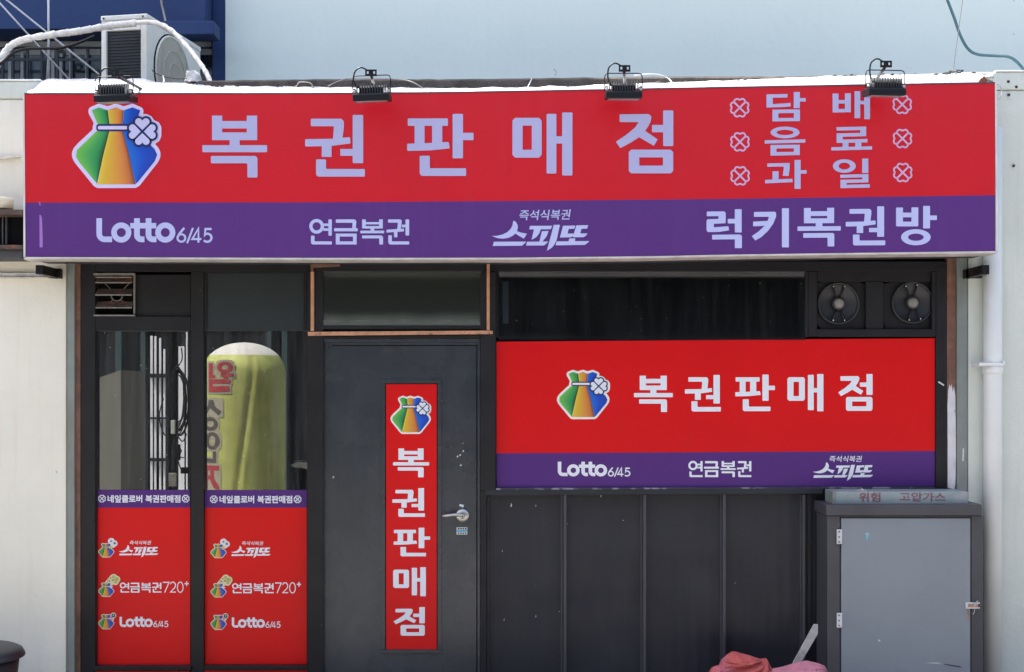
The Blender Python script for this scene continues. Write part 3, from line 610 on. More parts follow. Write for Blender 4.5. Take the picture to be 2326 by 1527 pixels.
SPITTO = c7([[(590,325),(640,350),(675,410),(682,470),(665,540),(760,572),(868,590),(806,690),(720,645),(632,588),(570,640),(480,678),(370,692),(270,680),(150,640),(270,632),(380,605),(470,560),(540,490),(575,420)], [(195,755),(850,752),(820,790),(765,835),(172,840)],
    [(930,432),(1380,430),(1350,500),(912,505)], [(1010,500),(1150,496),(1120,580),(1060,660),(960,718)], [(1170,540),(1308,535),(1270,640),(1180,755),(1120,755)], [(868,755),(1300,750),(1265,790),(1215,830),(850,832)], [(1412,412),(1538,410),(1470,720),(1430,800),(1380,870),(1272,940)],
    [(1600,430),(1850,425),(1830,490),(1715,495),(1692,590),(1820,588),(1805,640),(1760,665),(1538,670)], [(1870,422),(2112,418),(2090,490),(1975,492),(1950,585),(2098,585),(2070,630),(2020,662),(1800,664)], [(1728,688),(1852,685),(1840,745),(1712,747)], [(1470,748),(2132,740),(2100,780),(2040,818),(1450,828)]])
def n720():
    P = stroke([(0,4),(52,4),(16,80)], 8) + stroke(arc(84,26,22,24,200,380,12) + [(98,46),(64,76),(110,76)], 8) + ring2(146,40,28,42,20,34)
    P += stroke([(182,14),(218,14)], 9) + stroke([(200,-4),(200,32)], 9)
    return P
def font_polys(text, off=0.0, shear=0.0):
    cu = bpy.data.curves.new('t', 'FONT'); cu.body = text; cu.size = 1.0; cu.offset = off; cu.shear = shear; cu.fill_mode = 'FRONT'; cu.resolution_u = 3
    ob = bpy.data.objects.new('t', cu); col.objects.link(ob)
    dg = bpy.context.evaluated_depsgraph_get(); dg.update()
    me = bpy.data.meshes.new_from_object(ob.evaluated_get(dg))
    P = [[(me.vertices[i].co.x, -me.vertices[i].co.y) for i in p.vertices] for p in me.polygons]
    bpy.data.objects.remove(ob); bpy.data.curves.remove(cu); bpy.data.meshes.remove(me)
    return P
JSS = font_polys('즉석식복권', 0.012, 0.15)
NIP = font_polys('네잎클로버 복권판매점', 0.028)
WIH = font_polys('위험', 0.02); GAS = font_polys('고압가스', 0.02)

def clover_outline(cx, cy, r, wd):
    """four-leaf clover line: eight lobes and an X"""
    pts = []
    for q in range(4):
        a = math.radians(90*q - 90)
        loc = arc(-0.27, 0.62, 0.27, 0.27, 205, 45, 8)[::1] + arc(0.27, 0.62, 0.27, 0.27, 135, -25, 8)
        loc = [(-x, y) for x, y in loc][::-1]
        loc = [(x, y) for x, y in loc]
        for x, y in loc[::-1]:
            X, Y_ = x, -y
            pts.append((cx + r*(X*math.cos(a+math.pi/2) - Y_*math.sin(a+math.pi/2)), cy + r*(X*math.sin(a+math.pi/2) + Y_*math.cos(a+math.pi/2))))
    P = stroke(pts, wd, True); d = 0.5*r
    P += stroke([(cx-d, cy-d), (cx+d, cy+d)], wd*.7) + stroke([(cx-d, cy+d), (cx+d, cy-d)], wd*.7)
    return P
def heart(cx, cy, r, q, k=1.0):
    a = math.radians(90*q)
    L = [(0, 0.10)] + [(0.44*1, 0.52)] + arc(0.235, 0.63, 0.23, 0.23, -10, 150, 8) + [(0, 0.70)] + arc(-0.235, 0.63, 0.23, 0.23, 30, 190, 8) + [(-0.44, 0.52)]
    return [(cx + r*k*(x*math.cos(a)+y*math.sin(a)), cy + r*k*(x*math.sin(a)-y*math.cos(a))) for x, y in L]
def disc(cx, cy, r, n=18): return [(cx+r*math.cos(2*math.pi*k/n), cy+r*math.sin(2*math.pi*k/n)) for k in range(n)]

# the pouch emblem (traced once, placed by bounding box)
OUT = [(420,215),(440,170),(590,105),(720,150),(855,105),(985,150),(1115,108),(1265,170),(1295,215),(1280,275),(1340,272),(1420,310),(1455,370),(1530,400),(1572,470),(1572,540),(1572,620),(1540,700),(1470,740),(1530,810),(1560,880),(1555,960),(1520,1030),(1230,1400),(1170,1438),(560,1440),(505,1405),(200,1030),(165,950),(162,880),(190,810),(260,730),(490,515),(490,460),(510,420),(425,265)]
OUTP = [(420,215),(440,170),(590,105),(720,150),(855,105),(985,150),(1115,108),(1265,170),(1295,215),(1220,430),(1230,515),(1460,730),(1530,810),(1560,880),(1555,960),(1520,1030),(1230,1400),(1170,1438),(560,1440),(505,1405),(200,1030),(165,950),(162,880),(190,810),(260,730),(490,515),(490,460),(510,420),(425,265)]
def strip(left, right, cols_, rows=10, ncol=8):
    def at(pl, t):
        seg = [(Vector((*pl[i+1], 0))-Vector((*pl[i], 0))).length for i in range(len(pl)-1)]; tot = sum(seg); d = t*tot
        for i, s_ in enumerate(seg):
            if d <= s_ or i == len(seg)-1:
                k = d/s_ if s_ else 0; a, b = pl[i], pl[i+1]; return (a[0]+(b[0]-a[0])*k, a[1]+(b[1]-a[1])*k)
            d -= s_
    V = []; C = []; Fc = []
    for i in range(rows+1):
        a = at(left, i/rows); b = at(right, i/rows)
        for j in range(ncol+1):
            t = j/ncol; V.append((a[0]+(b[0]-a[0])*t, a[1]+(b[1]-a[1])*t))
            for (t0, c0), (t1, c1) in zip(cols_, cols_[1:]):
                if t <= t1 + 1e-6:
                    k = (t-t0)/(t1-t0); C.append(tuple(x+(y-x)*k for x, y in zip(c0, c1))); break
    for i in range(rows):
        for j in range(ncol): Fc.append((i*(ncol+1)+j, i*(ncol+1)+j+1, (i+1)*(ncol+1)+j+1, (i+1)*(ncol+1)+j))
    return V, C, Fc
def lc(r, g, b, k=0.82): return tuple(v*k for v in lin(r, g, b))
GR = [(0, lc(120,195,75)), (0.45, lc(70,170,85)), (0.8, lc(30,145,80)), (0.95, lc(20,80,30)), (1, lc(25,45,10))]
ORc = [(0, lc(235,205,60)), (0.15, lc(225,185,50)), (0.6, lc(225,150,60)), (0.85, lc(215,120,60)), (1, lc(120,60,40))]
BL = [(0, lc(10,110,215)), (0.2, lc(5,100,210)), (0.5, lc(5,75,200)), (1, lc(8,62,175))]
def emblem(parent, x0, x1, y0, y1, Y, outline=(0.66, 0.62, 0.86), extra=None, fill=None, Ystep=0.0009):
    A = bbox([OUT]); sx = (x1-x0)/(A[1]-A[0]); sy = (y1-y0)/(A[3]-A[2])
    T = lambda p: (x0+(p[0]-A[0])*sx, y0+(p[1]-A[2])*sy)
    m = MB(); C = []
    def face(pts, yy, c):
        m.poly([T(p) for p in pts], yy); C.extend([c]*len(pts))
    def raw(pts, yy, c):
        m.poly(pts, yy); C.extend([c]*len(pts))
    navy = lc(12, 35, 105)
    face(rr(OUT if extra is None else OUTP, 22, 3), Y, outline)
    if extra:                                # bubbles behind stars / balls
        for ie, pts in enumerate(extra['out']): raw([T(p) for p in pts], Y-0.00015*(ie+1), outline if 'ocol' not in extra else extra['ocol'])
    def st_(l, r_, c, yy):
        V, CC, Fc = strip(l, r_, c); n = len(m.v)
        m.add([W(*T(p), yy) for p in V], Fc); C.extend(CC)
    y1_ = Y-Ystep
    st_([(475,215),(568,430)], [(725,213),(755,430)], GR, y1_); face([(475,215),(590,168),(725,213)], y1_, GR[1][1])
    st_([(548,545),(240,840),(217,905),(235,980),(555,1370)], [(752,545),(650,950),(556,1371)], GR, y1_)
    st_([(728,212),(758,430)], [(978,215),(958,430)], ORc, y1_); face([(728,212),(855,168),(978,215)], y1_, ORc[2][1])
    st_([(752,545),(650,950),(565,1380)], [(962,545),(1050,850),(1165,1380)], ORc, y1_)
    st_([(985,213),(962,430)], [(1238,213),(1170,430)], BL, y1_); face([(985,213),(1115,168),(1238,213)], y1_, BL[2][1])
    st_([(962,545),(1050,850),(1168,1375)], [(1150,545),(1400,760),(1490,850),(1508,930),(1480,1000),(1205,1340)], BL, y1_)
    face(rr(R(545,1100,428,545), 50, 5), Y-2*Ystep, navy); face(rr(R(572,1035 if not extra else 1090,460,515), 24, 5), Y-3*Ystep, outline)
    if extra is None:
        cx, cy, r = 1272, 548, 245
        for q in range(4):
            a = math.radians(90*q)
            for s_ in (-1, 1):
                lx, ly = s_*0.24, 0.63
                face(disc(cx+r*(lx*math.cos(a)+ly*math.sin(a)), cy+r*(lx*math.sin(a)-ly*math.cos(a)), r*0.365), Y-4*Ystep-0.00008*(2*q+s_), navy)
        face(disc(cx, cy, r*0.62), Y-4*Ystep-0.0009, navy)
        for q in range(4): face(heart(cx, cy, r*1.0, q, 1.0), Y-6*Ystep, (0.52, 0.52, 0.80) if fill is None else fill)
    else:
        for ie, (pts, c) in enumerate(extra['in']): raw([T(p) for p in pts], Y-5*Ystep-0.00012*ie, c)
    return m.build('emblem', M['print'], parent, colors=C)

# ------------------------------------------------------------------ main sign box
YS = -0.35
TOP = [(52, 212), (700, 211.5), (1000, 209.5), (1150, 207), (1600, 198.5), (2263, 187)]
MID = [(52, 460.5), (720, 459.8), (1000, 458), (1300, 455.5), (1650, 452), (2263, 443.5)]
BOT = [(52, 584), (720, 586), (1150, 585.5), (1500, 582), (1650, 578.5), (2263, 570.5)]
sign = thing('shop_sign', W(1160, 585, -0.2), 'long red and purple signboard with large white lettering above the shop front', 'sign')
def band(ta, tb, Y, n=24):
    m = MB(); vs = []
    for i in range(n+1):
        px = 55 + (2260.5-55)*i/n
        vs += [W(px, lerp(ta, px) + (1.6 if ta is TOP else 0), Y), W(px, lerp(tb, px), Y)]
    m.add(vs, [(2*i, 2*i+1, 2*i+3, 2*i+2) for i in range(n)]); return m
band(TOP, MID, YS).build('red_face', M['red'], sign)
band(MID, BOT, YS).build('purple_face', M['purple'], sign)
fb = MB(); n = 24; vs = []; fs = []
for i in range(n+1):
    px = 52.5 + (2263.5-52.5)*i/n; x = W(px, 0, YS).x
    zt_, zb = W(px, lerp(TOP, px), YS).z, W(px, lerp(BOT, px), YS).z
    vs += [(x, YS+0.004, zb), (x, YS+0.004, zt_), (x, -0.02, zt_+0.05), (x, -0.02, zb)]
for i in range(n):
    for k in range(2): fs.append((i*4+k, (i+1)*4+k, (i+1)*4+k+1, i*4+k+1))
fs += [(0, 1, 2, 3), (n*4+3, n*4+2, n*4+1, n*4)]
fb.add(vs, fs); fb.build('box', M['frame'], sign)
ed = MB(); ed.prism([(51.5, 211), (55, 211), (57.5, 586), (54, 586)], YS-0.004, YS+0.02); ed.build('side_trim', M['frame'], sign); ed = MB()
ed.prism([(2260.5, 186.5), (2264, 186.3), (2267, 571.5), (2263, 571.8)], YS-0.004, YS+0.02); ed.build('side_trim', M['frame'], sign)
tt = MB(); vs = []
for i in range(n+1):
    px = 52.5 + (2263.5-52.5)*i/n; y = lerp(TOP, px)
    p, q = W(px, y-0.5, YS-0.003), W(px, y+1.9, YS-0.003); vs += [p, q, Vector((q.x, YS+.004, q.z)), Vector((p.x, YS+.006, p.z))]
tt.add(vs, [(i*4+k, (i+1)*4+k, (i+1)*4+(k+1) % 4, i*4+(k+1) % 4) for i in range(n) for k in range(4)]); tt.build('top_trim', M['cabdark'], sign)
lp = MB(); vs = []; fs = []
for i in range(n+1):
    px = 54 + (2265-54)*i/n; y = lerp(BOT, px); p = W(px, y, YS-0.004)
    lip = 0.013 + 0.003*noise.noise(Vector((px*.01, 0, 0)))
    vs += [(p.x, YS-0.004, p.z), (p.x, YS-0.004, p.z-lip*0.75), (p.x, YS+0.02, p.z-lip), (p.x, YS+0.12, p.z-lip-0.001)]
for i in range(n):
    for k in range(3): fs.append((i*4+k, i*4+k+1, (i+1)*4+k+1, (i+1)*4+k))
lp.add(vs, fs); lp.build('bottom_lip', M['under'], sign)
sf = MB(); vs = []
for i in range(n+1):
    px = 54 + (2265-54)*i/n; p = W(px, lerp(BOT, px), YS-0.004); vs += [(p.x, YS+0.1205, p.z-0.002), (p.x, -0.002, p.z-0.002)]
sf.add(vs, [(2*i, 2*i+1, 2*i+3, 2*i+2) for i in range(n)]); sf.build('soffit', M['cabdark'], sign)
for a, b, nm in (((-0.30), 92, 'l'), ((-0.30), 2236, 'r')):
    x = W(b, 0, -0.28).x; zb = W(b, 600, -0.3).z
    MB().wbox(x-0.02, x+0.02, -0.30, 0.0, zb-0.055, zb-0.005).build('bracket', M['black'], sign, 0.002)
    xw = W(132 if nm == 'l' else 2212, 0, -0.05).x
    MB().wbox(min(x, xw)-0.02, max(x, xw)+0.03, -0.10, -0.06, zb-0.058, zb-0.005).build('bracket', M['black'], sign, 0.002)
YL = YS - 0.0015
g2 = lambda k: xf(GL[k], 3.1013, 400, 130); g3 = lambda k: xf(GL[k], 3.117, 1000, 130)
for P in (g2('bok'), g2('gwon'), g2('pan'), g3('mae'), g3('jeom')): letter(P, YL, 'lav', sign)
for P in (DAM, BAE, EUM, RYO, GWA, IL): letter(P, YL, 'lav', sign)
for u, v in ((203,278),(206,670),(208,1060),(2070,240),(2073,632),(2076,1022)):
    m = MB()
    for i, p in enumerate(clover_outline(1640+u/5.0565, 190+v/5.0565, 22.6, 3.9)): m.poly(p, YL-0.0001*(i % 7))
    m.build('clover', M['lilac'], sign)
letter(LOTTO, YL, 'lav2', sign); letter(YG, YL, 'lav2', sign); letter(SPITTO, YL, 'lav2', sign)
letter(fit(JSS, 1179.5, 1296.5, 476.5, 500, -0.012), YL, 'lav2', sign)
letter(LUCK[:6], YL, 'lav2', sign); letter(LUCK[6:], YL, 'lav2', sign)
letter(fit(GL['bok'], *[1590+v/4.1536 for v in (920,1328)], *[450+v/4.1536 for v in (93,458)], -0.008), YL, 'lav2', sign)
letter(fit(GL['gwon'], *[1590+v/4.1536 for v in (1375,1748)], *[450+v/4.1536 for v in (80,447)], -0.008), YL, 'lav2', sign)
emblem(sign, 163.3, 366.5, 235.2, 427.5, YL, (0.60, 0.55, 0.80))
MB().poly([(89.5, 488), (93, 489), (95.5, 497), (97, 540), (97, 562), (90, 562)], YL).build('scratch', M['scratch'], sign)
MB().poly([(88.5, 458), (91, 459), (92.5, 467), (90, 467)], YL).build('scratch', M['scratch'], sign)

# white sheeting over the top of the sign box
shd = tag(MB().build if False else bpy.data.objects.new('x', None)) if False else None
BACK = [(62, 209), (75, 203), (85, 195), (93, 181), (100, 178.5), (330, 178), (345, 184), (430, 188), (480, 193), (520, 194), (700, 196), (1050, 199.5), (1250, 196.5), (1400, 191), (1500, 187.5), (1600, 184), (1750, 178), (1900, 172), (2100, 168), (2200, 164), (2236, 166), (2250, 178), (2258, 187)]
m = MB(); nx, ny = 150, 8; vs = []; fs = []
for i in range(nx+1):
    px = 62 + (2258-62)*i/nx; zf = W(px, lerp(TOP, px)-0.5, YS+0.01)
    pb = W(px, lerp(BACK, px) + 2.2*noise.noise(Vector((px*.03, 7, 0))) + 1.4*noise.noise(Vector((px*.11, 2, 0))), -0.002)
    for j in range(ny+1):
        t = j/ny
        x = zf.x + (pb.x-zf.x)*t; y = YS+0.012 + (0.008-YS-0.012)*t; zz = zf.z + (pb.z-zf.z)*(t**0.9)
        zz += 0.018*noise.noise(Vector((x*5, y*9, 0)))*math.sin(math.pi*t) + 0.004*noise.noise(Vector((x*16, y*12, 4)))*t
        vs.append((x, y, zz))
for i in range(nx):
    for j in range(ny): fs.append((i*(ny+1)+j, (i+1)*(ny+1)+j, (i+1)*(ny+1)+j+1, i*(ny+1)+j+1))
m.add(vs, fs)
o = m.build('cover_sheet', M['sheet'], None, smooth=True)
sol = o.modifiers.new('thick', 'SOLIDIFY'); sol.thickness = 0.003; sol.offset = -1
tag(o, 'crumpled white sheeting laid over the top of the signboard', 'sheet')

# ------------------------------------------------------------------ floodlights
def flood(x0, x1, yb, plate, base, tilt, label):
    Y = -0.60; s = S(Y); cx = (x0+x1)/2
    c = W(cx, yb, Y); t = thing('floodlight', c, label, 'floodlight', 'floodlights along the top of the signboard')
    hw = (x1-x0)/2*s
    def P(u, y, v):                           # local: u across, y depth, v up; rolled by tilt
        return Vector((c.x + u*math.cos(tilt) - v*math.sin(tilt)*0.4, Y+y, c.z + v + u*math.sin(tilt)))
    def lb(name, u0, u1, y0, y1, v0, v1, mat, sl=0.0, bev=0.002):
        mm = MB(); mm.add([P(u0,y0,v0),P(u1,y0,v0),P(u1,y1,v0+sl),P(u0,y1,v0+sl),P(u0,y0,v1),P(u1,y0,v1),P(u1,y1,v1+sl),P(u0,y1,v1+sl)],
            [(0,1,5,4),(1,2,6,5),(2,3,7,6),(3,0,4,7),(4,5,6,7),(3,2,1,0)]); return mm.build(name, M[mat], t, bev)
    lb('rim', -hw+0.004, hw-0.004, 0.0, 0.14, 0.0, 0.034, 'black', 0.02, 0.004)
    lb('lens', -hw+0.018, hw-0.018, 0.01, 0.13, -0.004, -0.0005, 'steel', 0.02, 0)
    lb('housing', -hw+0.008, hw-0.008, 0.012, 0.13, 0.0345, 0.040, 'black', 0.02, 0.002)
    nf = 12
    for i in range(nf):
        u = -hw+0.024 + (2*hw-0.048)*i/(nf-1)
        lb('fin', u-0.0022, u+0.0022, 0.016, 0.055, 0.0403, 0.094, 'fin', 0.004, 0)
    lb('gear_box', -hw+0.035, hw-0.035, 0.06, 0.1, 0.048, 0.082, 'black', 0.02, 0.002)
    for sgn in (-1, 1):
        lb('clamp', sgn*(hw-0.010)-0.007, sgn*(hw-0.010)+0.007, 0.03, 0.06, 0.034, 0.07, 'fin', 0.0, 0.002)
        MB().lathe([(0.0001, 0.0), (0.007, 0.0), (0.009, 0.003), (0.009, 0.006)], P(sgn*(hw-0.010), 0.022, 0.052), 'y', 12).build('knob', M['steel'], t)
    pc = W(plate[0], plate[1], Y)             # yoke top at the plate
    top = 0.140
    MB().tube([P(-hw, .045, .045), P(-hw, .045, top-.02), P(-hw+.006, .045, top-.004), P(-hw+.02, .045, top), P(hw-.02, .045, top), P(hw-.006, .045, top-.004), P(hw, .045, top-.02), P(hw, .045, .045)], 0.0028, 8).build('yoke', M['black'], t, smooth=True)
    pw, ph = 0.030, 0.017
    pl = MB(); 
    for (a, b, cc, d) in ((-pw, pw, -ph, -ph*.35), (-pw, pw, ph*.5, ph), (-pw, -pw*.72, -ph*.35, ph*.5), (-pw*.4, pw*.4, -ph*.35, ph*.5), (pw*.72, pw, -ph*.35, ph*.5)):
        pl.wbox(pc.x+a, pc.x+b, Y+0.03, Y+0.036, pc.z+cc, pc.z+d)
    pl.build('mount_plate', M['black'], t)
    bp = W(base[0], base[1], -0.16)
    MB().tube([pc+Vector((0, .036, -.004)), pc+Vector((0, .06, -.012)), bp], 0.0085, 10).build('arm', M['black'], t, smooth=True)
    cb = spline([pc+Vector((-.018, .03, .012)), pc+Vector((-.05, .02, .024)), pc+Vector((-.082, .02, .002)), pc+Vector((-.088, .02, -.05)), P(-hw+.034, .045, .075)], 6)
    MB().tube(cb, 0.0042, 8).build('cable', M['black'], t, smooth=True)
flood(210, 297, 230, (262, 163), (338, 212), 0.03, 'black floodlight above the pouch emblem, leftmost on the signboard')
flood(799, 886, 228, (841, 162), (852, 200), 0.035, 'black floodlight over the second large letter of the signboard')
flood(1375, 1461, 223, (1420, 152), (1419, 196), 0.0, 'black floodlight with looped cable above the fifth large letter')
flood(1972, 2061, 216, (2017, 142), (1984, 190), -0.02, 'black floodlight over the right hand clovers, rightmost on the signboard')

# ------------------------------------------------------------------ things on the roof
ac = thing('air_conditioner', W(290, 180, 1.2), 'white outdoor air conditioner unit on the shop roof', 'air conditioner')
ang = math.radians(10.4); ux = Vector((math.cos(ang), -math.sin(ang), 0)); uy = Vector((math.sin(ang), math.cos(ang), 0))
A0 = W(230, 40, 0.9); A0.z = 4.105
def ab(name, a0, a1, b0, b1, z0, z1, mat, bev=0.004, parent=ac):
    mm = MB(); q = lambda a, b, z: A0 + ux*a + uy*b + Vector((0, 0, z))
    mm.add([q(a0,b0,z0),q(a1,b0,z0),q(a1,b1,z0),q(a0,b1,z0),q(a0,b0,z1),q(a1,b0,z1),q(a1,b1,z1),q(a0,b1,z1)],
        [(0,1,5,4),(1,2,6,5),(2,3,7,6),(3,0,4,7),(4,5,6,7),(3,2,1,0)]); return mm.build(name, M[mat], parent, bev)
ab('top_cover', -0.004, 0.318, -0.004, 0.80, -0.035, 0.0, 'acwhite', 0.008)
ab('corner_post', 0.0, 0.035, 0.0, 0.79, -0.62, -0.0355, 'acwhite')
ab('front_panel', 0.272, 0.314, 0.0, 0.795, -0.62, -0.0355, 'acwhite')
ab('end_panel', 0.0355, 0.2715, 0.0, 0.04, -0.10, -0.0355, 'acwhite')
ab('condenser', 0.0355, 0.2715, 0.02, 0.06, -0.62, -0.101, 'coil', 0)
for i in range(26): ab('coil_fin', 0.04, 0.262, 0.013, 0.0195, -0.61+i*0.0195, -0.6065+i*0.0195, 'blackm', 0)
ab('base', 0.0, 0.31, 0.0, 0.79, -0.70, -0.6205, 'acwhite')
# fan grille on the long side
gm = MB(); fc = A0 + ux*0.3145 + uy*0.36 + Vector((0, 0, -0.31))
for k in range(-13, 14):
    b_ = k*0.0178; h_ = math.sqrt(max(0.0, .243**2-b_*b_)); gm.tube([fc + ux*0.010 + uy*b_ + Vector((0, 0, -h_)), fc + ux*0.013 + uy*b_, fc + ux*0.010 + uy*b_ + Vector((0, 0, h_))], 0.0028, 5)
for r in (0.08, 0.16): gm.tube([fc + ux*0.016 + uy*(r*math.cos(q)) + Vector((0, 0, r*math.sin(q))) for q in [2*math.pi*k/36 for k in range(37)]], 0.0022, 5, False)
gm.build('fan_grille', M['beige'], ac)
dm = MB(); nn = 36; dm.add([fc + ux*0.002] + [fc + ux*0.002 + uy*(.25*math.cos(2*math.pi*k/nn)) + Vector((0, 0, .25*math.sin(2*math.pi*k/nn))) for k in range(nn)], [(0, k+1, (k+1) % nn+1) for k in range(nn)])
dm.build('fan_recess', M['gwin2'], ac)
rm = MB(); rm.tube([fc + ux*0.006 + uy*(.252*math.cos(q)) + Vector((0, 0, .252*math.sin(q))) for q in [2*math.pi*k/48 for k in range(49)]], 0.008, 8, False)
rm.build('fan_rim', M['acwhite'], ac, smooth=True)
rm = MB(); rm.tube([fc + ux*0.001 + uy*(.264*math.cos(q)) + Vector((0, 0, .264*math.sin(q))) for q in [2*math.pi*k/48 for k in range(49)]], 0.005, 6, False); rm.build('gap_shadow_ring', M['jet'], ac, smooth=True)  # black ring painted in for the shadow in the gap round the fan
for a, b in ((0.02, -0.02), (0.29, -0.02)):
    q = A0 + ux*a + uy*(-0.006) + Vector((0, 0, b)); MB().lathe([(0.0001, -.004), (.006, -.004), (.006, .004)], q, 'y', 10).build('screw', M['rust'], ac)
# wrapped pipe
pts = spline([W(-40, 220, 0.55), W(-14, 160, 0.55), W(8, 124, .56), W(28, 102, .57), W(60, 89, .58), W(120, 79, .6), W(180, 71, .64), W(232, 62, .70), W(285, 55, .74), W(345, 51, .72), W(385, 66, .66), W(420, 100, .6), W(448, 135, .5), W(468, 165, .42), W(480, 192, .36)], 22)
L_ = len(pts)
def lump(t): return (1.0 + 0.30*(((t*30) % 1.0)) + 0.16*noise.noise(Vector((t*60, 0, 0)))) * (0.92 if t < 0.60 else 0.62)
o = MB().tube(pts, 0.020, 14, True, lump).build('wrapped_pipe', M['wrap'], None, smooth=True)
tag(o, 'white tape wrapped pipe arching over the air conditioner', 'pipe')
pts = spline([W(-40, 175, .5), W(8, 140, .5), W(35, 118, .5), W(70, 110.5, .52), W(125, 110.5, .55), W(160, 104, .58), W(190, 93, .6), W(214, 82, .64)], 8)
tag(MB().tube(pts, 0.0085, 8).build('cable', M['black'], None, smooth=True), 'black cable sagging beneath the white wrapped pipe', 'cable')
mast = thing('antenna_mast', W(110, 180, 1.3), 'thin pale mast with two slanting stays on the roof', 'mast')
MB().tube([W(110, -60, 1.3), W(110.5, 190, 1.3)], 0.0075, 8).build('pole', M['pole'], mast, smooth=True)
MB().tube([W(106, -60, 1.32), W(112, 90, 1.32), W(105, 190, 1.32)], 0.004, 6).build('stay', M['pole'], mast, smooth=True)
MB().tube([W(-60, -60, 1.1), W(2, 10, 1.12), W(165, 190, 1.2)], 0.006, 8).build('stay', M['pole'], mast, smooth=True)
MB().tube([W(-45, -45, 1.25), W(15, 0, 1.25), W(226, 170, 1.1)], 0.0065, 8).build('stay', M['pole'], mast, smooth=True)
pts = spline([W(362, -60, 1.7), W(366, 0, 1.7), W(371, 25, 1.7), W(377, 52, 1.65)], 6)
tag(MB().tube(pts, 0.008, 8).build('cable', M['wire'], None, smooth=True), 'short grey cable hanging down the navy wall behind the air conditioner', 'cable')
# mortar lump, wires
def lumpy(name, c, rx, ry, rz, mat, seed, amp=0.4, sub=3, parent=None, squash=None):
    bm = bmesh.new(); bmesh.ops.create_icosphere(bm, subdivisions=sub, radius=1.0); mb = MB()
    vs = []
    for v in bm.verts:
        p = v.co.copy(); k = 1 + amp*noise.noise(p*1.7 + Vector((seed, 0, 0))) + amp*.5*noise.noise(p*4.1 + Vector((0, seed, 0)))
        vs.append(Vector((c.x + p.x*rx*k, c.y + p.y*ry*k, c.z + max(-0.35, p.z)*rz*k)))
    mb.add(vs, [[q.index for q in f.verts] for f in bm.faces]); bm.free()
    return mb.build(name, M[mat], parent)
tag(lumpy('mortar_lump', W(437, 182, 0.05), 0.052, 0.05, 0.05, 'plaster', 3), 'broken lump of white mortar beside the air conditioner foot', 'rubble')
pts = spline([W(2130, -60, .5), W(2152, 0, .5), W(2168, 42, .5), W(2182, 82, .5), W(2200, 112, .5), W(2222, 124, .48), W(2260, 127, .45), W(2290, 129, .4), W(2310, 141, .38), W(2330, 165, .36), W(2350, 200, .35)], 8)
tag(MB().tube(pts, 0.0088, 10).build('cable', M['teal'], None, smooth=True), 'thick teal cable curving down at the upper right corner', 'cable')
tag(MB().tube(spline([W(2196, -60, .3), W(2187, 0, .3), W(2176, 80, .28), W(2165, 165, .2)], 4), 0.0022, 6).build('wire', M['wire'], None), 'thin grey wire running straight up beside the teal cable', 'wire')
tg = thing('wire_bundle', W(2170, 168, 0.05), 'tangle of dark wire ends on the sheeting below the thin wire', 'wire')
random.seed(3)
for k in range(7):
    a = 2140 + random.random()*50; pts = [W(a + (random.random()-.5)*50*t + 8*math.sin(t*5+k), 168 - 9*math.sin(t*3)*random.random()*1.2, -0.02) for t in (0, .3, .6, 1)]
    MB().tube(spline(pts, 5), 0.0026, 5).build('wire', M['wire'] if k % 2 else M['rail'], tg, smooth=True)
for nm, P_, r, mt, lab in (
    ('wire', [(640, 205), (672, 196), (680, 187), (705, 189), (712, 203)], .003, 'wire', 'curled grey wire on the sheeting between the left two floodlights'),
    ('wire', [(745, 196), (770, 184), (800, 178), (900, 180), (935, 186), (960, 200)], .003, 'wire', 'grey wire strung behind the floodlight over the second letter'),
    ('wire', [(1262, 172), (1263, 163), (1258, 157)], .0022, 'wire', 'short wire stub standing on the parapet between two floodlights'),
    ('wire', [(1440, 172), (1470, 168), (1500, 170), (1520, 180), (1532, 197)], .0035, 'pole', 'pale wire looping over the sheeting right of the middle floodlight'),
    ('wire', [(1490, 200), (1540, 189), (1580, 193), (1608, 198)], .0025, 'wire', 'thin grey wire lying low on the sheeting beside the pale loop'),
    ('wire', [(345, 158), (352, 166), (372, 174), (400, 179), (425, 179)], .0026, 'rail', 'thin dark wire below the air conditioner fan'),
    ('wire', [(370, 172), (372, 186), (362, 203), (352, 211)], .0035, 'pole', 'white wire end dropping onto the sheeting below the fan'),
    ('wire', [(2262, 190), (2272, 196), (2276, 210), (2271, 222), (2263, 228)], .003, 'pole', 'white wire loop at the right end of the signboard'),
    ('wire', [(1195, 204), (1200, 196), (1208, 178), (1206, 172)], .003, 'pole', 'white wire scrap at the middle of the parapet')):
    tag(MB().tube(spline([W(x, y, -0.10 if y > 185 else -0.02) for x, y in P_], 6), r, 6).build(nm, M[mt], None, smooth=True), lab, 'wire')
for px, y, lab in ((147, 206, 'small wire hook on the top edge at the left end of the signboard'), (2154, 184, 'small wire hook on the top edge at the right end of the signboard')):
    tag(MB().tube([W(px + 8*math.cos(q), y - 8*math.sin(q) + 3, -0.33) for q in [math.pi*k/12 for k in range(13)]], 0.002, 6).build('hook', M['wire'], None), lab, 'hook')
cn = thing('lamp_shade', W(2240, 186, -0.3), 'small tipped metal cone at the right corner of the signboard', 'metal cone')
cc = W(2240, 178, -0.31); vs = []
MB().lathe([(0.006, -0.028), (0.012, -0.01), (0.030, 0.028), (0.031, 0.030), (0.028, 0.028)], cc, 'x', 20).build('shade', M['steel'], cn, smooth=True)
MB().prism([(2222, 187), (2230, 177), (2236, 172), (2243, 186)], -0.335, -0.30).build('bracket', M['rust'], cn)

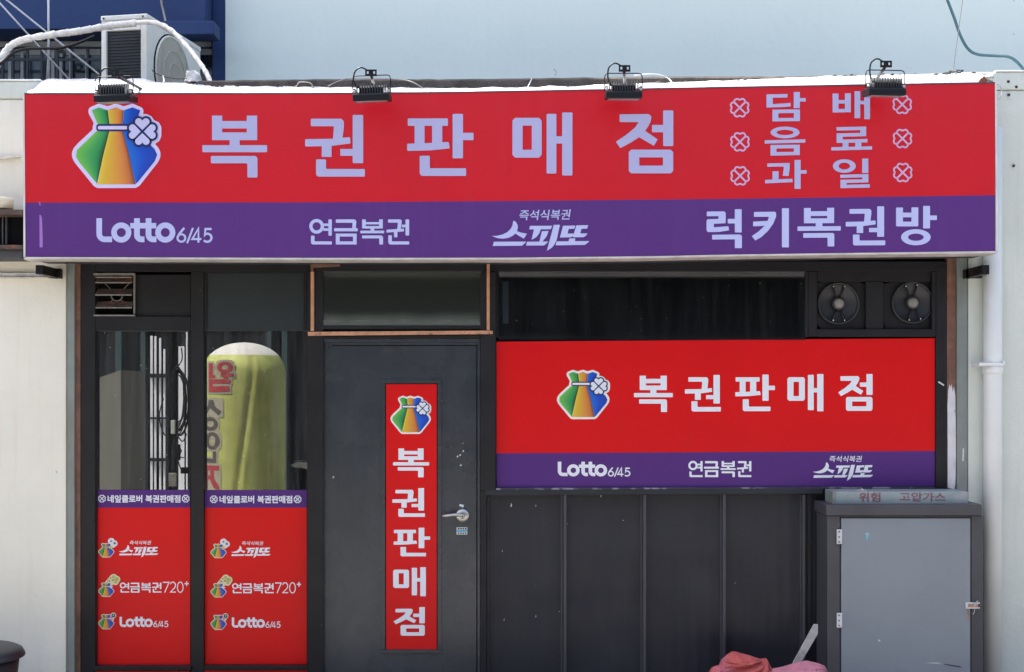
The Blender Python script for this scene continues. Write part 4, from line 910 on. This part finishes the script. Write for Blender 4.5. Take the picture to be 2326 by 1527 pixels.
cr = MB(); random.seed(21)
for k in range(70):
    px = random.choice([random.uniform(420, 540), random.uniform(500, 2240), random.uniform(1400, 2240)]); r = random.uniform(.004, .011)
    c = W(px, lerp(BACK, px)+random.uniform(-1.5, 3), -0.015 - random.random()*.04)
    q = [Vector((random.uniform(-1, 1), random.uniform(-1, 1), random.uniform(-.6, .6)))*r*.35 for _ in range(6)]
    P6 = [c+Vector((r*1.6, 0, 0))+q[0], c+Vector((-r*1.6, 0, 0))+q[1], c+Vector((0, r, 0))+q[2], c+Vector((0, -r, 0))+q[3], c+Vector((0, 0, r*.7))+q[4], c+Vector((0, 0, -r*.7))+q[5]]
    cr.add(P6, [(0,2,4),(2,1,4),(1,3,4),(3,0,4),(2,0,5),(1,2,5),(3,1,5),(0,3,5)])
tag(cr.build('mortar_crumbs', M['concrete']), 'brown mortar crumbs scattered along the parapet edge', 'rubble', kind='stuff')
# ------------------------------------------------------------------ left wall fittings
ex = thing('rusty_vent_box', W(0, 590, -0.15), 'rusty black vent box on the cream wall left of the signboard', 'vent')
fr('hood', [(-110, 476, 50, 488, -0.20, -0.005)], 'rust', 0.004, ex)
fr('case', [(-110, 488.3, 49, 556, -0.10, -0.005)], 'jet', 0.004, ex)
fr('shelf', [(-110, 556.3, 50, 566, -0.20, -0.005)], 'rust', 0.004, ex)
fr('base', [(-110, 566.3, 50.5, 588, -0.17, -0.005)], 'cabdark', 0.008, ex)
for px in (-40, -20, 4, 12): fr('bar', [(px, 490, px+3, 555, -0.125, -0.102)], 'cabdark', 0.001, ex)
tag(MB().lathe([(0.07, 0), (0.072, 0.05), (0.066, 0.062), (0.0001, 0.064)], W(0, 475, -0.12), 'z', 28).build('pot', M['beige'], None, smooth=True), 'beige round tub on top of the rusty vent box', 'tub')
# litter bin at the lower left corner
bn = thing('litter_bin', Vector((W(52, 0, -.5).x - 0.25, -0.5, 0)), 'black litter bin with rounded lid at the lower left corner', 'bin')
rb = 0.25; zc = W(0, 1518, -.75).z; bc = Vector((W(50, 0, -.5).x - rb, -0.5, 0))
MB().lathe([(0.17, 0.0), (0.19, 0.004), (0.222, zc-0.01), (0.0001, zc-0.008)], bc, 'z', 40).build('body', M['blackm'], bn, smooth=True)
hh = W(0, 1467, -.5).z - zc
MB().lathe([(0.225, zc-0.004), (rb, zc), (rb-0.002, zc+.012), (rb-.012, zc+.030), (rb-.014, zc+.034), (rb-.032, zc+hh*.72), (rb-.05, zc+hh*.84), (rb-.10, zc+hh*.95), (0.12, zc+hh*1.0), (0.11, zc+hh*1.06), (0.0001, zc+hh*1.1)], bc, 'z', 48).build('lid', M['blackm'], bn, smooth=True)

# ------------------------------------------------------------------ downpipe
dp = thing('downpipe', Vector((W(2255, 0, -.06).x, -0.06, 0)), 'white painted downpipe on the pale wall at right', 'pipe')
x = W(2255, 0, -.06).x; r = 20*S(-.06)
MB().lathe([(r, 0.0), (r, W(0, 848, -.06).z), (r, W(0, 292, -.06).z)], (x, -0.06, 0), 'z', 32).build('pipe', M['pipe'], dp, smooth=True)
MB().lathe([(r+.001, W(0, 850, -.06).z), (r+.005, W(0, 849, -.06).z), (r+.005, W(0, 831, -.06).z), (r+.001, W(0, 830, -.06).z)], (x, -0.06, 0), 'z', 32).build('collar', M['pipe'], dp, smooth=True)
fr('clamp', [(2229, 824, 2279, 831, -0.118, -0.108), (2224, 824, 2230, 832, -0.118, -0.006), (2279, 821, 2283, 828, -0.118, -0.006)], 'pipe', 0.002, dp)

# ------------------------------------------------------------------ printed panels on door and windows
def board(name, label, cat, x0, x1, y0, ym, y1, Y, tilt=0.0, group=None):
    t = thing(name, W((x0+x1)/2, y1, Y), label, cat, group)
    d = tilt*(x1-x0)/2
    MB().prism([(x0, y0-d), (x1, y0+d), (x1, y1+d), (x0, y1-d)] if ym is None else [(x0, min(y0, ym)-d), (x1, min(y0, ym)+d), (x1, max(y0, ym)+d), (x0, max(y0, ym)-d)], Y, Y+0.003).build('red_panel', M['red2'], t)
    return t
ws = thing('window_sign', W(1625, 1110, 0.02), 'wide red window panel with pouch emblem and white lettering right of the door', 'sign')
YW = 0.012
MB().prism([(1127.5, 776.5), (2123.5, 768.5), (2124, 1024.5), (1127.5, 1030)], YW, YW+0.012).build('red_panel', M['red2'], ws)
MB().prism([(1127.5, 1030), (2124, 1024.5), (2124, 1104.5), (1128, 1110)], YW, YW+0.012).build('purple_panel', M['purple2'], ws)
YW -= 0.001
for k, a in (('bok', (1440, 1528.2, 853.6, 936.2)), ('gwon', (1555.8, 1637.3, 852, 935)), ('pan', (1670.2, 1760.1, 851.1, 934.2)), ('mae', (1788.5, 1870.3, 849.9, 934.5)), ('jeom', (1904.3, 1982, 849.9, 933.5))):
    letter(fit(GL[k], *a), YW, 'white', ws)
letter(fit(LOTTO, 1267, 1432, 1049, 1083.7), YW, 'white', ws); letter(fit(YG, 1563.5, 1706.7, 1047, 1084), YW, 'white', ws)
letter(fit(SPITTO, 1846, 1983.3, 1050.3, 1092.4), YW, 'white', ws); letter(fit(JSS, 1884, 1958, 1035.6, 1049.6), YW, 'white', ws)
emblem(ws, 1265, 1385.5, 840, 952.5, YW, (0.78, 0.76, 0.72), None, (0.70, 0.72, 0.78))
ds = thing('door_sign', W(934, 1475, 0.0), 'narrow red vertical panel with white lettering on the charcoal door', 'sign')
MB().box(877, 873, 992, 1475, -0.001, 0.0044).build('red_panel', M['red2'], ds)
for k, a in (('bok', (892.7, 974.7, 1018.9, 1084.4)), ('gwon', (891.2, 965.3, 1108.9, 1174.3)), ('pan', (894.1, 977, 1198.9, 1264)), ('mae', (893, 967.3, 1288.6, 1354.5)), ('jeom', (894, 965, 1379.3, 1444.3))):
    letter(fit(GL[k], *a), -0.002, 'white', ds)
emblem(ds, 887, 979.5, 899, 986, -0.002, (0.78, 0.76, 0.72), None, (0.70, 0.72, 0.78))

STAR = lambda cx, cy, r: [(cx + (r if k % 2 == 0 else r*.45)*math.sin(math.pi*k/5), cy - (r if k % 2 == 0 else r*.45)*math.cos(math.pi*k/5)) for k in range(10)]
X_star = dict(ocol=(0.72, 0.70, 0.74), out=[disc(1300, -60, 300), disc(1560, 150, 290), disc(1400, 260, 300)], **{'in': [(STAR(1290, -60, 120), lc(90,95,110)), (STAR(1590, 130, 150), lc(60,80,90)), (STAR(1250, 480, 220), lc(235,205,90))]})
X_ball = dict(out=[disc(1500, -350, 330), disc(1750, -180, 330), disc(1650, 60, 300), [(700, 150), (1300, -620), (1900, 100), (1300, 400)]], ocol=(0.72, 0.66, 0.42),
    **{'in': [(disc(1750, -190, 190), lc(190,190,100)), (disc(1480, -420, 130), lc(195,195,110)), (disc(1660, 80, 120), lc(195,195,110)), (disc(1430, -110, 110), lc(200,160,90)), (disc(1230, -300, 70), lc(170,130,80)), (disc(1150, -30, 60), lc(120,60,50)), (disc(1000, 60, 45), lc(120,60,50)), (disc(1020, -130, 50), lc(150,110,70)), (R(1180,1460,480,550), (0.7,0.72,0.8)), (R(1285,1355,375,655), (0.7,0.72,0.8))]})
X_lot = dict(out=[disc(1480, 230, 250), disc(1260, 480, 300)], **{'in': [(disc(1480, 230, 170), lc(20,70,60)), (disc(1490, 210, 70), lc(170,210,200)), (disc(1240, 500, 160), lc(230,130,140)), (R(1120,1360,470,530), (0.75,0.7,0.75))]})
def decal(dx, dy, x0, x1, y0, ym, y1, label):
    Y = 0.034; t = thing('window_decal', W((x0+x1)/2, y1, Y), label, 'window decal', 'red lottery films on the left windows')
    MB().box(x0, ym, x1, y1, Y, Y+0.003).build('red_film', M['red2'], t); MB().box(x0, y0, x1, ym, Y, Y+0.003).build('purple_film', M['purple2'], t)
    c = lambda u, v: (150+(u+dx)/3.4947, 1090+(v+dy)/3.4947)
    def bx(u0, u1, v0, v1): a = c(u0, v0); b = c(u1, v1); return a[0], b[0], a[1], b[1]
    YY = Y-0.001
    hx = 0 if dx == 0 else -3
    letter(fit(NIP, *bx(330+hx, 908+hx, 121, 182)), YY, 'white', t)
    for u in (285, 950):
        m = MB(); q = c(u+hx, 150)
        for i, p in enumerate(clover_outline(q[0], q[1], 8.6, 2.0)): m.poly(p, YY-0.0001*(i % 7))
        m.build('clover', M['white'], t)
    letter(fit(JSS, *bx(505, 675, 484, 515)), YY, 'white', t)
    letter(fit(SPITTO, *bx(418, 733, 519, 616)), YY, 'white', t)
    letter(fit(YG, *bx(427, 757, 816, 896)), YY, 'white', t)
    letter(fit(n720(), *bx(768, 975, 806, 898)), YY, 'white', t)
    letter(fit(LOTTO, *bx(425, 812, 1088, 1173)), YY, 'white', t)
    oc = (0.76, 0.68, 0.60)
    emblem(t, *bx(255, 384, 502, 617), YY, oc, X_star)
    emblem(t, *bx(255, 384, 815, 929), YY, oc, X_ball)
    emblem(t, *bx(255, 384, 1066, 1187), YY, oc, X_lot)
decal(0, 0, 218.5, 432, 1113, 1153.5, 1513, 'red window film below the cable coil, nearer the cream wall')
decal(891, 5, 464.5, 697, 1113.5, 1153.5, 1513.5, 'red window film below the lime balloon, nearer the door')

# ------------------------------------------------------------------ across the street (mirrored in the coated left windows)
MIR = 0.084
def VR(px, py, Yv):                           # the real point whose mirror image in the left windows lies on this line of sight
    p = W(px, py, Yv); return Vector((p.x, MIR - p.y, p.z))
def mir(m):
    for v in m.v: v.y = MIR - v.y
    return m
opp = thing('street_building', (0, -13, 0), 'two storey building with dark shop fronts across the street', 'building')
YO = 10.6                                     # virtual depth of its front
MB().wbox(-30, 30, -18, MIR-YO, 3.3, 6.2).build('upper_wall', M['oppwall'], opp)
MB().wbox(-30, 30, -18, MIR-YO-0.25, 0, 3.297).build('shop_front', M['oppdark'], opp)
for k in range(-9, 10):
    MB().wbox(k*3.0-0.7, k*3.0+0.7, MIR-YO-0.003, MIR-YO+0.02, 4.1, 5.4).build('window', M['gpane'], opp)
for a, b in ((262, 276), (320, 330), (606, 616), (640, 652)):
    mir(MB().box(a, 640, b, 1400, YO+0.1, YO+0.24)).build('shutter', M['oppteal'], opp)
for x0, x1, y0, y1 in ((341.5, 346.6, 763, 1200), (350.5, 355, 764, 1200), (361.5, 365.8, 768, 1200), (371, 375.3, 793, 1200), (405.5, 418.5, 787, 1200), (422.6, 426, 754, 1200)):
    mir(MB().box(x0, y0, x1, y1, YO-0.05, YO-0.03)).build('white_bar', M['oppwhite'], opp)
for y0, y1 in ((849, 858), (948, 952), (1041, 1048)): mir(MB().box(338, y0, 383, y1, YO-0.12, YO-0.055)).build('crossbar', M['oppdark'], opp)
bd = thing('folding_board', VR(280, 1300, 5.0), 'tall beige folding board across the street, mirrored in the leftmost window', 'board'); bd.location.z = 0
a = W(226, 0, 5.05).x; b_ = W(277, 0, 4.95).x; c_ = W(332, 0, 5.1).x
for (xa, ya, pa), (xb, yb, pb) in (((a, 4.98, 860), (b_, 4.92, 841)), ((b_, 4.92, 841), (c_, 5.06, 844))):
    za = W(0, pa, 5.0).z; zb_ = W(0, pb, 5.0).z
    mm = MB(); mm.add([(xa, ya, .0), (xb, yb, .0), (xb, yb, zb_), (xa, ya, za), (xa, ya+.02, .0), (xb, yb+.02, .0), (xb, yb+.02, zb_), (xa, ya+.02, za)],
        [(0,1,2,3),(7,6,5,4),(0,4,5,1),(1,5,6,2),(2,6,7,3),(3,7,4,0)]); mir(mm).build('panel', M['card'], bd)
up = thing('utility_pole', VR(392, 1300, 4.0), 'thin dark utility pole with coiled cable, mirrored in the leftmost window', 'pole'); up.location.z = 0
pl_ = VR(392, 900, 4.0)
MB().lathe([(.038, 0.0), (.036, 5.5), (.0001, 5.51)], (pl_.x, pl_.y, 0), 'z', 16).build('pole', M['jet'], up, smooth=True)
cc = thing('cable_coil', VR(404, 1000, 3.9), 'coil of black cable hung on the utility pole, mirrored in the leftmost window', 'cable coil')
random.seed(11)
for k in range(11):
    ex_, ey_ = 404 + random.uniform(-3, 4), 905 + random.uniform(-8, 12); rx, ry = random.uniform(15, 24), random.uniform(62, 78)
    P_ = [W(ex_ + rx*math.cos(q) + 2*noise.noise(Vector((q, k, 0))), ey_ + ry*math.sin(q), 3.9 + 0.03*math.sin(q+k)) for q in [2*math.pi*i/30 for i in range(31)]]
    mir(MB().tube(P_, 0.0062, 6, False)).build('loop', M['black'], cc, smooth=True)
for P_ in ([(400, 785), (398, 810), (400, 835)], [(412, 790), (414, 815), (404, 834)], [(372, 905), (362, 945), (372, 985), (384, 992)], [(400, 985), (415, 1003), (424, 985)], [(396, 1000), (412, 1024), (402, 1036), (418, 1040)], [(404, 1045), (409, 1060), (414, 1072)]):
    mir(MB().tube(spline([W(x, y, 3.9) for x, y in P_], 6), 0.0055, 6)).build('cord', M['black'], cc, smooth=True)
for r_, mt in (((388, 955, 397, 986, 3.84, 3.88), 'gwin'), ((392, 1010, 408, 1046, 3.84, 3.88), 'jet'), ((410, 1062, 428, 1076, 3.84, 3.88), 'jet'), ((383, 1075, 400, 1105, 3.84, 3.88), 'steel')):
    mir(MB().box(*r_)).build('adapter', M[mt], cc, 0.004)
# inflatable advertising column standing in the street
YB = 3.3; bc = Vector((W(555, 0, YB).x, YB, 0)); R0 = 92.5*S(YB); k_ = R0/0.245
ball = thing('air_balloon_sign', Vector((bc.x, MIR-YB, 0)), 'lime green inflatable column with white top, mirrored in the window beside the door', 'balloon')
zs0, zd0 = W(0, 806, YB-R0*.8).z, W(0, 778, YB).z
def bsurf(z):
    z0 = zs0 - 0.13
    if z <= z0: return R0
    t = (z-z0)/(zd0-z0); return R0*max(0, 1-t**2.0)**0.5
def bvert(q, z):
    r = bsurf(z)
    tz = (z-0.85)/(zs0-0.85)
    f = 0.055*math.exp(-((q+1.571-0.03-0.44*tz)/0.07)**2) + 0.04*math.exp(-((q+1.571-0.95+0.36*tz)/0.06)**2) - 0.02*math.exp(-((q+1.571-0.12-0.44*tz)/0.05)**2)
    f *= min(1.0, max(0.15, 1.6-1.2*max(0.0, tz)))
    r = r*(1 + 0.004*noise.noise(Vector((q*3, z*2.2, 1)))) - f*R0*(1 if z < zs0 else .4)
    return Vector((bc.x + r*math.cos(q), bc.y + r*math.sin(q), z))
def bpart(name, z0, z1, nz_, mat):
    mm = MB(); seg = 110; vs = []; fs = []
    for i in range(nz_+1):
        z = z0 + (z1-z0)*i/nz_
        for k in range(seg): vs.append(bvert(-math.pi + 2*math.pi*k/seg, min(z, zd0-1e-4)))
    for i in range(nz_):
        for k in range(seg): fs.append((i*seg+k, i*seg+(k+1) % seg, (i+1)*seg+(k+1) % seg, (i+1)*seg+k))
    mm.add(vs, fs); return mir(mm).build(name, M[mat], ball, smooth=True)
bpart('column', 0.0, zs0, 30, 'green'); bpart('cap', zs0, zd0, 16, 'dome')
def wrap(polys, mat, eps):
    mm = MB()
    for i, p in enumerate(polys):
        bm = bmesh.new(); bm.faces.new([bm.verts.new((x, y, 0)) for x, y in p])
        for u in range(1240, 1960, 24):
            bmesh.ops.bisect_plane(bm, geom=bm.verts[:]+bm.edges[:]+bm.faces[:], plane_co=(u, 0, 0), plane_no=(1, 0, 0))
        bm.verts.index_update(); vs = []
        for v in bm.verts:
            px, py = 150+v.co.x/3.916, 740+v.co.y/3.916; w_ = W(px, py, YB-R0*.7); dx = max(-.985*R0, min(.985*R0, w_.x-bc.x))
            vs.append((bc.x+dx*(1+eps*2), bc.y - math.sqrt(max(1e-6, R0*R0-dx*dx)) - eps - .0002*(i % 6) - 0.003, w_.z))
        mm.add(vs, [[v.index for v in f.verts] for f in bm.faces]); bm.free()
    o_ = mir(mm).build('lettering', M[mat], ball); return o_
WOL = ring2(1436, 372, 76, 50, 34, 22, 16) + [R(1400,1520,425,452), R(1425,1470,452,470), R(1275,1318,335,470), R(1318,1345,440,466), [(1275,478),(1490,478),(1490,515),(1275,515)], R(1275,1318,515,590), [(1275,540),(1480,536),(1480,585),(1318,590),(1275,590)]]
GREY = [[(1275,660),(1325,660),(1345,720),(1408,762),(1380,798),(1322,755),(1290,730),(1262,770),(1236,790),(1236,745),(1262,715)]] + ring2(1292,872,78,62,40,28,16) + ring2(1312,1022,78,78,34,48,16) + [R(1320,1354,1115,1215), R(1234,1354,1180,1215)]
REDB = [R(1234,1384,1240,1284), [(1290,1284),(1330,1284),(1335,1360),(1385,1420),(1385,1455),(1330,1440),(1295,1380)], R(1236,1262,1284,1450), [(1262,1330),(1295,1330),(1295,1365),(1262,1365)]]
halo = []
for p in WOL + GREY + REDB:
    b4 = bbox([p]); e = 17; halo.append(rr(R(max(1226, b4[0]-e), b4[1]+e, b4[2]-e, b4[3]+e), 14, 3))
wrap(halo, 'halo', 0.0)
wrap(WOL, 'lred', 0.0025); wrap(GREY, 'lgrey', 0.0025); wrap(REDB, 'lred', 0.0025)
wrap([R(1916,1936,345,370), R(1916,1936,442,482), R(1912,1936,540,580)], 'lred', 0.0015)
# dark machine on a post beside the balloon
YM = 3.6; mc = VR(682, 1085, YM)
mch = thing('street_machine', Vector((mc.x, mc.y, 0)), 'dark rounded machine with white flap, mirrored beside the lime balloon', 'machine')
MB().lathe([(0.09, 0.0), (0.08, 0.03), (0.05, 0.06), (0.05, mc.z-0.06), (0.075, mc.z-0.02), (0.08, mc.z+0.03), (0.05, mc.z+0.07), (0.0001, mc.z+0.075)], (mc.x, mc.y, 0), 'z', 20).build('body', M['jet'], mch, smooth=True)
mir(MB().prism([(660, 1056), (676, 1050), (697, 1052), (697, 1066), (684, 1062), (668, 1062)], YM-0.12, YM-0.10)).build('flap', M['whitec'], mch)
MB().lathe([(0.0001, 0.10), (0.05, 0.095), (0.065, 0.07), (0.05, 0.055)], (mc.x, mc.y, mc.z+0.05), 'z', 18).build('hood', M['cabdark'], mch, smooth=True)

# ------------------------------------------------------------------ gas cabinet
gc = thing('gas_cabinet', Vector((W(2055, 0, -.2).x, -0.13, 0)), 'grey steel gas cabinet with charcoal frame at the lower right', 'cabinet')
Yc = -0.245
fr('carcass', [(1879, 1172, 1908, 1640, Yc, -0.006), (2206.5, 1172, 2233, 1640, Yc, -0.006), (1908.3, 1172, 2206.2, 1176, Yc+.002, -0.006)], 'cabdark', 0.003, gc)
fr('side_seam', [(1877.0, 1173, 1879, 1640, -0.10, -0.09)], 'cabdark', 0, gc)
MB().prism([(1876, 1147), (2231, 1146), (2231.5, 1171.7), (1877.5, 1171.7)], -0.268, -0.006).build('cornice', M['cabdark'], gc, 0.004)
fr('inner', [(1909, 1177, 2206, 1640, -0.19, -0.18)], 'jet', 0, gc)
cd = fr('door', [(1911, 1177.5, 2204.5, 1640, Yc-0.004, -0.22)], 'cabinet', 0.003, gc)
for y0 in (1203, 1393):
    hg = fr('hinge', [(1901, y0, 1913, y0+33, Yc-0.012, Yc-0.0045)], 'pole', 0.0015, gc)
    for k in (5, 17, 28): MB().lathe([(0.0001, -.003), (.0042, -.002), (.0042, .002)], W(1906, y0+k, Yc-0.013), 'y', 10).build('screw', M['rust'], hg)
lt = fr('latch', [(2194, 1369, 2226, 1372, Yc-0.014, Yc-0.0045), (2194, 1380, 2226, 1383, Yc-0.014, Yc-0.0045), (2194, 1372.2, 2199, 1379.8, Yc-0.014, Yc-0.0045)], 'pole', 0.001, gc)
fr('bolt', [(2199.3, 1372.3, 2222, 1379.7, Yc-0.012, Yc-0.0045)], 'orange', 0.002, lt)
MB().tube([W(2220, 1365, Yc-.02), W(2219, 1372, Yc-.022), W(2212, 1377, Yc-.02)], .004, 8).build('pin', M['steel'], lt)
MB().tube(spline([W(2214, 1383, Yc-.016), W(2213, 1390, Yc-.018), W(2210, 1396, Yc-.016)], 4), .002, 6).build('wire', M['wood'], lt)
for P_, mt in (([(1968, 1213), (1970, 1211), (1972.5, 1222), (1970, 1228), (1966, 1223)], 'cyan'), ([(1966, 1211), (1973, 1211), (1972, 1220), (1967, 1220)], 'gwin'), ([(1996, 1453), (2000, 1454), (1999, 1458), (1995, 1457)], 'whitec'),
               ([(2145, 1508), (2180, 1513), (2186, 1517), (2170, 1515), (2145, 1510)], 'cabdark'), ([(2100, 1506), (2130, 1505), (2140, 1509), (2118, 1507.5)], 'gwin')):
    MB().prism(P_, Yc-0.0052 - (0.0005 if mt == 'cyan' else 0), Yc-0.0042).build('scuff', M[mt], cd)
MB().prism([(2196, 1384), (2202, 1384), (2203.5, 1396), (2202, 1412), (2200, 1404), (2198.5, 1418), (2197, 1400)], Yc-0.0048, Yc-0.0042).build('rust_run', M['rustrun'], cd)
nbx = thing('notice_box', W(2040, 1147, -.1), 'faded grey metal box with worn red warning lettering on the gas cabinet', 'notice')
fr('box', [(1893, 1117, 2199, 1145.5, -0.20, -0.016)], 'notice', 0.003, nbx)
fr('side_strip', [(1891.5, 1116.5, 1899, 1145.5, -0.202, -0.1)], 'jamb', 0.001, nbx)
letter(fit(WIH, 1951, 2000, 1119, 1140), -0.2012, 'nred', nbx); letter(fit(GAS, 2043, 2148, 1118.5, 1139.5, 0.01), -0.2012, 'nred', nbx)
tag(lumpy('cement_crumb', W(1958, 1114, -.12), .022, .02, .008, 'plaster', 8, .5, 2), 'cement crumbs on top of the grey notice box', 'rubble')

# ------------------------------------------------------------------ sacks and stick
def cloth(name, outline, Y, depth, mat, label, seed, folds):
    """a slumped sack: a displaced dome whose skyline follows the outline"""
    t = MB(); xs = [p[0] for p in outline]; x0, x1 = min(xs), max(xs); nx, nt_ = 110, 64; vs = []; fs = []
    for i in range(nx+1):
        px = x0 + (x1-x0)*i/nx; yt = lerp(outline, px); top_ = W(px, yt, Y); h = max(0.004, top_.z)
        dd = depth*math.sqrt(max(0.0, 1-((i/nx-.5)*2)**4))+0.01
        for j in range(nt_+1):
            a_ = math.pi*j/nt_
            y = Y - dd*math.cos(a_); z = h*math.sin(a_)**0.65
            pyv = yt + (h-z)/S(Y); kx, ky, A_ = folds
            an = math.atan2(pyv-ky, (px-kx)*0.8); rad = math.hypot(pyv-ky, px-kx)
            fl = (1-abs(noise.noise(Vector((an*2.6, rad*0.012, seed))))*2.2) + 0.5*(1-abs(noise.noise(Vector((an*6.5, rad*0.03, seed+3))))*2.2)
            k = A_*(fl-0.6)*min(1.0, rad/14.0) + 0.006*noise.noise(Vector((top_.x*9+seed, z*16, y*6)))
            vs.append((top_.x, y - k*(1 if a_ < 1.7 else 0.3), max(0.002, z + 0.006*noise.noise(Vector((top_.x*18, y*12, seed)))*math.sin(a_))))
    for i in range(nx):
        for j in range(nt_): fs.append((i*(nt_+1)+j, (i+1)*(nt_+1)+j, (i+1)*(nt_+1)+j+1, i*(nt_+1)+j+1))
    t.add(vs, fs); o_ = t.build(name, M[mat], None, smooth=True); return tag(o_, label, 'sack', 'cloth sacks on the ground by the gas cabinet')
cloth('sack', [(1606, 1532), (1611, 1526), (1618, 1516), (1630, 1511), (1637, 1510), (1640, 1499), (1652, 1487), (1663, 1480.5), (1672, 1481), (1685, 1485), (1705, 1489), (1727, 1497), (1741, 1495), (1748, 1510), (1754, 1521), (1760, 1534)], -0.34, 0.13, 'sack', 'crumpled faded red sack in front of the dark siding', 2.0, (1738, 1499, 0.030))
cloth('sack', [(1746, 1530), (1756, 1521), (1775, 1515), (1800, 1510), (1815, 1504), (1835, 1503), (1855, 1507), (1872, 1512), (1878, 1519), (1882, 1530)], -0.40, 0.12, 'sack2', 'pink sack lying against the gas cabinet with the stick behind it', 6.0, (1880, 1516, 0.018))
sp = [(1798, 1512), (1849, 1418.5), (1858, 1418.5), (1858, 1440), (1816, 1512), (1790, 1560), (1772, 1560)]
tag(MB().prism(sp, -0.27, -0.258).build('wooden_stake', M['wood'], None, 0.001), 'grey weathered wooden stake leaning behind the pink sack', 'stake')
